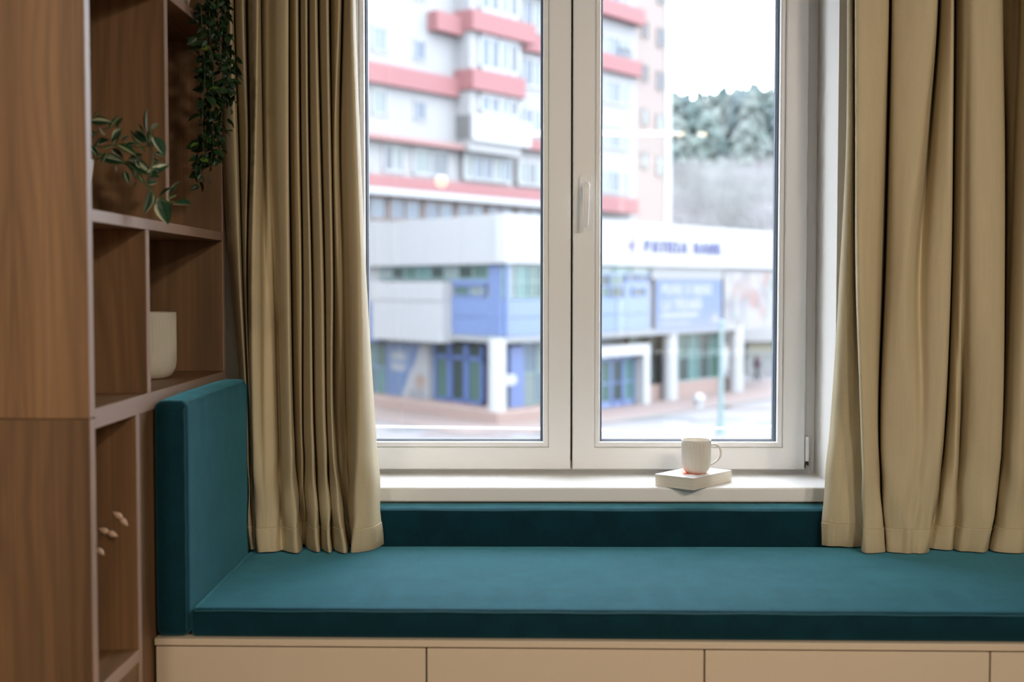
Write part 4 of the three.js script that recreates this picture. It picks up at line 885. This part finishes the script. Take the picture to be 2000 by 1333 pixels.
// ------------------------------------------------------------------ the wooded hill
const hillH = (x, d) => {                                            // height above the eye at x, d metres ahead
  const k = THREE.MathUtils.smoothstep(d, 118, 232), ridge = 24.5 + 5.0 * fbm(x * 0.03, d * 0.02, 6, 3) - 0.018 * Math.abs(x - 46) * 4;
  return -6.0 + (ridge + 6) * (0.75 * k + 0.25 * Math.max(0, Math.min(1, (d - 118) / 114))) + 1.2 * (fbm(x * 0.08, d * 0.08, 8, 3) - 0.5);
};
{
  const pos = [], idx = [], NX = 70, ND = 100, uv = [], col = [];
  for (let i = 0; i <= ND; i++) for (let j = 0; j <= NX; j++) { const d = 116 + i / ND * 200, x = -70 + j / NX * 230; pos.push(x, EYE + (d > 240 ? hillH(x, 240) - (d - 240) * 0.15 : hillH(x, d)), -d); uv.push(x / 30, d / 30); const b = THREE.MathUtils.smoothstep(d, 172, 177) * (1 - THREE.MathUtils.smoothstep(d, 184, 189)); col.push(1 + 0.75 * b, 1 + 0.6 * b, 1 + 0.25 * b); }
  for (let i = 0; i < ND; i++) for (let j = 0; j < NX; j++) { const a = i * (NX + 1) + j, b = a + NX + 1; idx.push(a, a + 1, b, a + 1, b + 1, b); }
  const g = new THREE.BufferGeometry(); g.setAttribute('position', new THREE.Float32BufferAttribute(pos, 3)); g.setAttribute('uv', new THREE.Float32BufferAttribute(uv, 2)); g.setAttribute('color', new THREE.Float32BufferAttribute(col, 3)); g.setIndex(idx); g.computeVertexNormals();
  struct('hill', g, std({ vertexColors: true, map: dataTexture(256, 256, (u, v) => { const k = fbm(u * 12, v * 12, 90, 4); return [0.56 + 0.16 * k, 0.57 + 0.13 * k, 0.55 + 0.12 * k]; }), color: lin(0.30, 0.30, 0.31), roughness: 1 }));  // haze also lightens the slope colour
}
function lumpy(r, seed, detail = 2, amp = 0.45) {
  const g0 = new THREE.IcosahedronGeometry(1, detail); g0.deleteAttribute('uv'); g0.deleteAttribute('normal');
  const g = mergeVertices(g0), p = g.attributes.position, v = new THREE.Vector3();
  for (let i = 0; i < p.count; i++) { v.fromBufferAttribute(p, i); const k = 1 + amp * (fbm(v.x * 2.6 + seed * 3.7 + v.z * 1.1, v.y * 2.6 + v.z * 2.3 + seed, seed, 4) - 0.5) * 2; v.multiplyScalar(k * r); p.setXYZ(i, v.x, v.y, v.z); }
  g.computeVertexNormals();
  return g;
}
{
  const rng = mulberry(404), hazeTones = ['#9bb1ab', '#8aa5a2', '#a4b8b0', '#91a8ab', '#abbab4'].map((c) => outdoor(c, 1));  // distance haze is put into the pale bluish crown colours
  const barkMat = outdoor('#8d857c', 1);
  const crowns = [0, 1, 2, 3].map((k) => merged([0, 1, 2, 3, 4, 5, 6, 7, 8, 9].map((i) => { const a = i * 2.4 + k; return lumpy(1.2 - 0.04 * i, k * 9 + i, 3, 1.1).translate(Math.cos(a) * (1.7 - 0.14 * i), 2.6 + i * 0.62, Math.sin(a) * (1.7 - 0.14 * i)); })));
  const trunk = new THREE.CylinderGeometry(0.16, 0.28, 3.4, 10).translate(0, 1.6, 0);
  let made = 0;
  for (let row = 0; row < 8; row++) for (let i = 0; i < 21; i++) {
    const d = 182 + row * 9 + rng() * 5, x = 20 + i * 3.0 + row * 1.1 + (rng() - 0.5) * 2.4;
    if (x / d < 0.10 || x / d > 0.225) continue;
    const t = thing('tree', 'hazy dull green tree in the wood on the hill above the bank roof', 'tree', [x, EYE + hillH(x, d) - 0.3, -d], 'trees of the hillside wood');
    const s = 0.62 + 0.34 * rng();
    t.scale.set(s, s * (0.9 + 0.3 * rng()), s); t.rotation.y = rng() * 6.28;
    part('crown', crowns[made % 4], hazeTones[Math.floor(rng() * hazeTones.length)], t);
    part('trunk', trunk, barkMat, t);
    made++;
  }
  // leafless thicket on the slope below the wood
  const twig = merged([...Array(22).keys()].map((i) => { const a = i * 2.4, g = new THREE.ConeGeometry(0.10, 2.2 + 0.6 * (i % 3), 4, 1); g.translate(0, 1.2, 0); g.rotateZ(0.08 + 0.035 * i); g.rotateY(a); return g; }));
  const n = 4200, im = new THREE.InstancedMesh(twig, outdoor('#fbfbff', 1), n), m = new THREE.Matrix4(), q = new THREE.Quaternion(), c = new THREE.Color();  // pale base colour carries the haze over the slope
  for (let i = 0; i < n; i++) {
    const d = 122 + rng() * 62, x = d * (0.085 + 0.20 * rng()), s = 0.9 + rng() * 1.2;
    q.setFromAxisAngle(new THREE.Vector3(0, 1, 0), rng() * 6.28);
    im.setMatrixAt(i, m.compose(new THREE.Vector3(x, EYE + hillH(x, d) - 0.2, -d), q, new THREE.Vector3(s, s, s)));
    const k = 0.55 + 0.95 * Math.pow(fbm(x * 0.22, d * 0.08, 44, 3), 1.4) + 0.12 * (rng() - 0.5); { const w = fbm(x * 0.15 + 40, d * 0.1, 52, 3); im.setColorAt(i, c.setRGB(k * (0.94 + 0.12 * w), k * (1.03 - 0.06 * w), k * (0.98 + 0.05 * w))); }
  }
  shadows(im); im.name = 'undergrowth';
  im.userData = { kind: 'stuff', label: 'grey leafless thicket on the slope below the wood', category: 'undergrowth' };
  scene.add(im);
}

renderer.render(scene, camera);
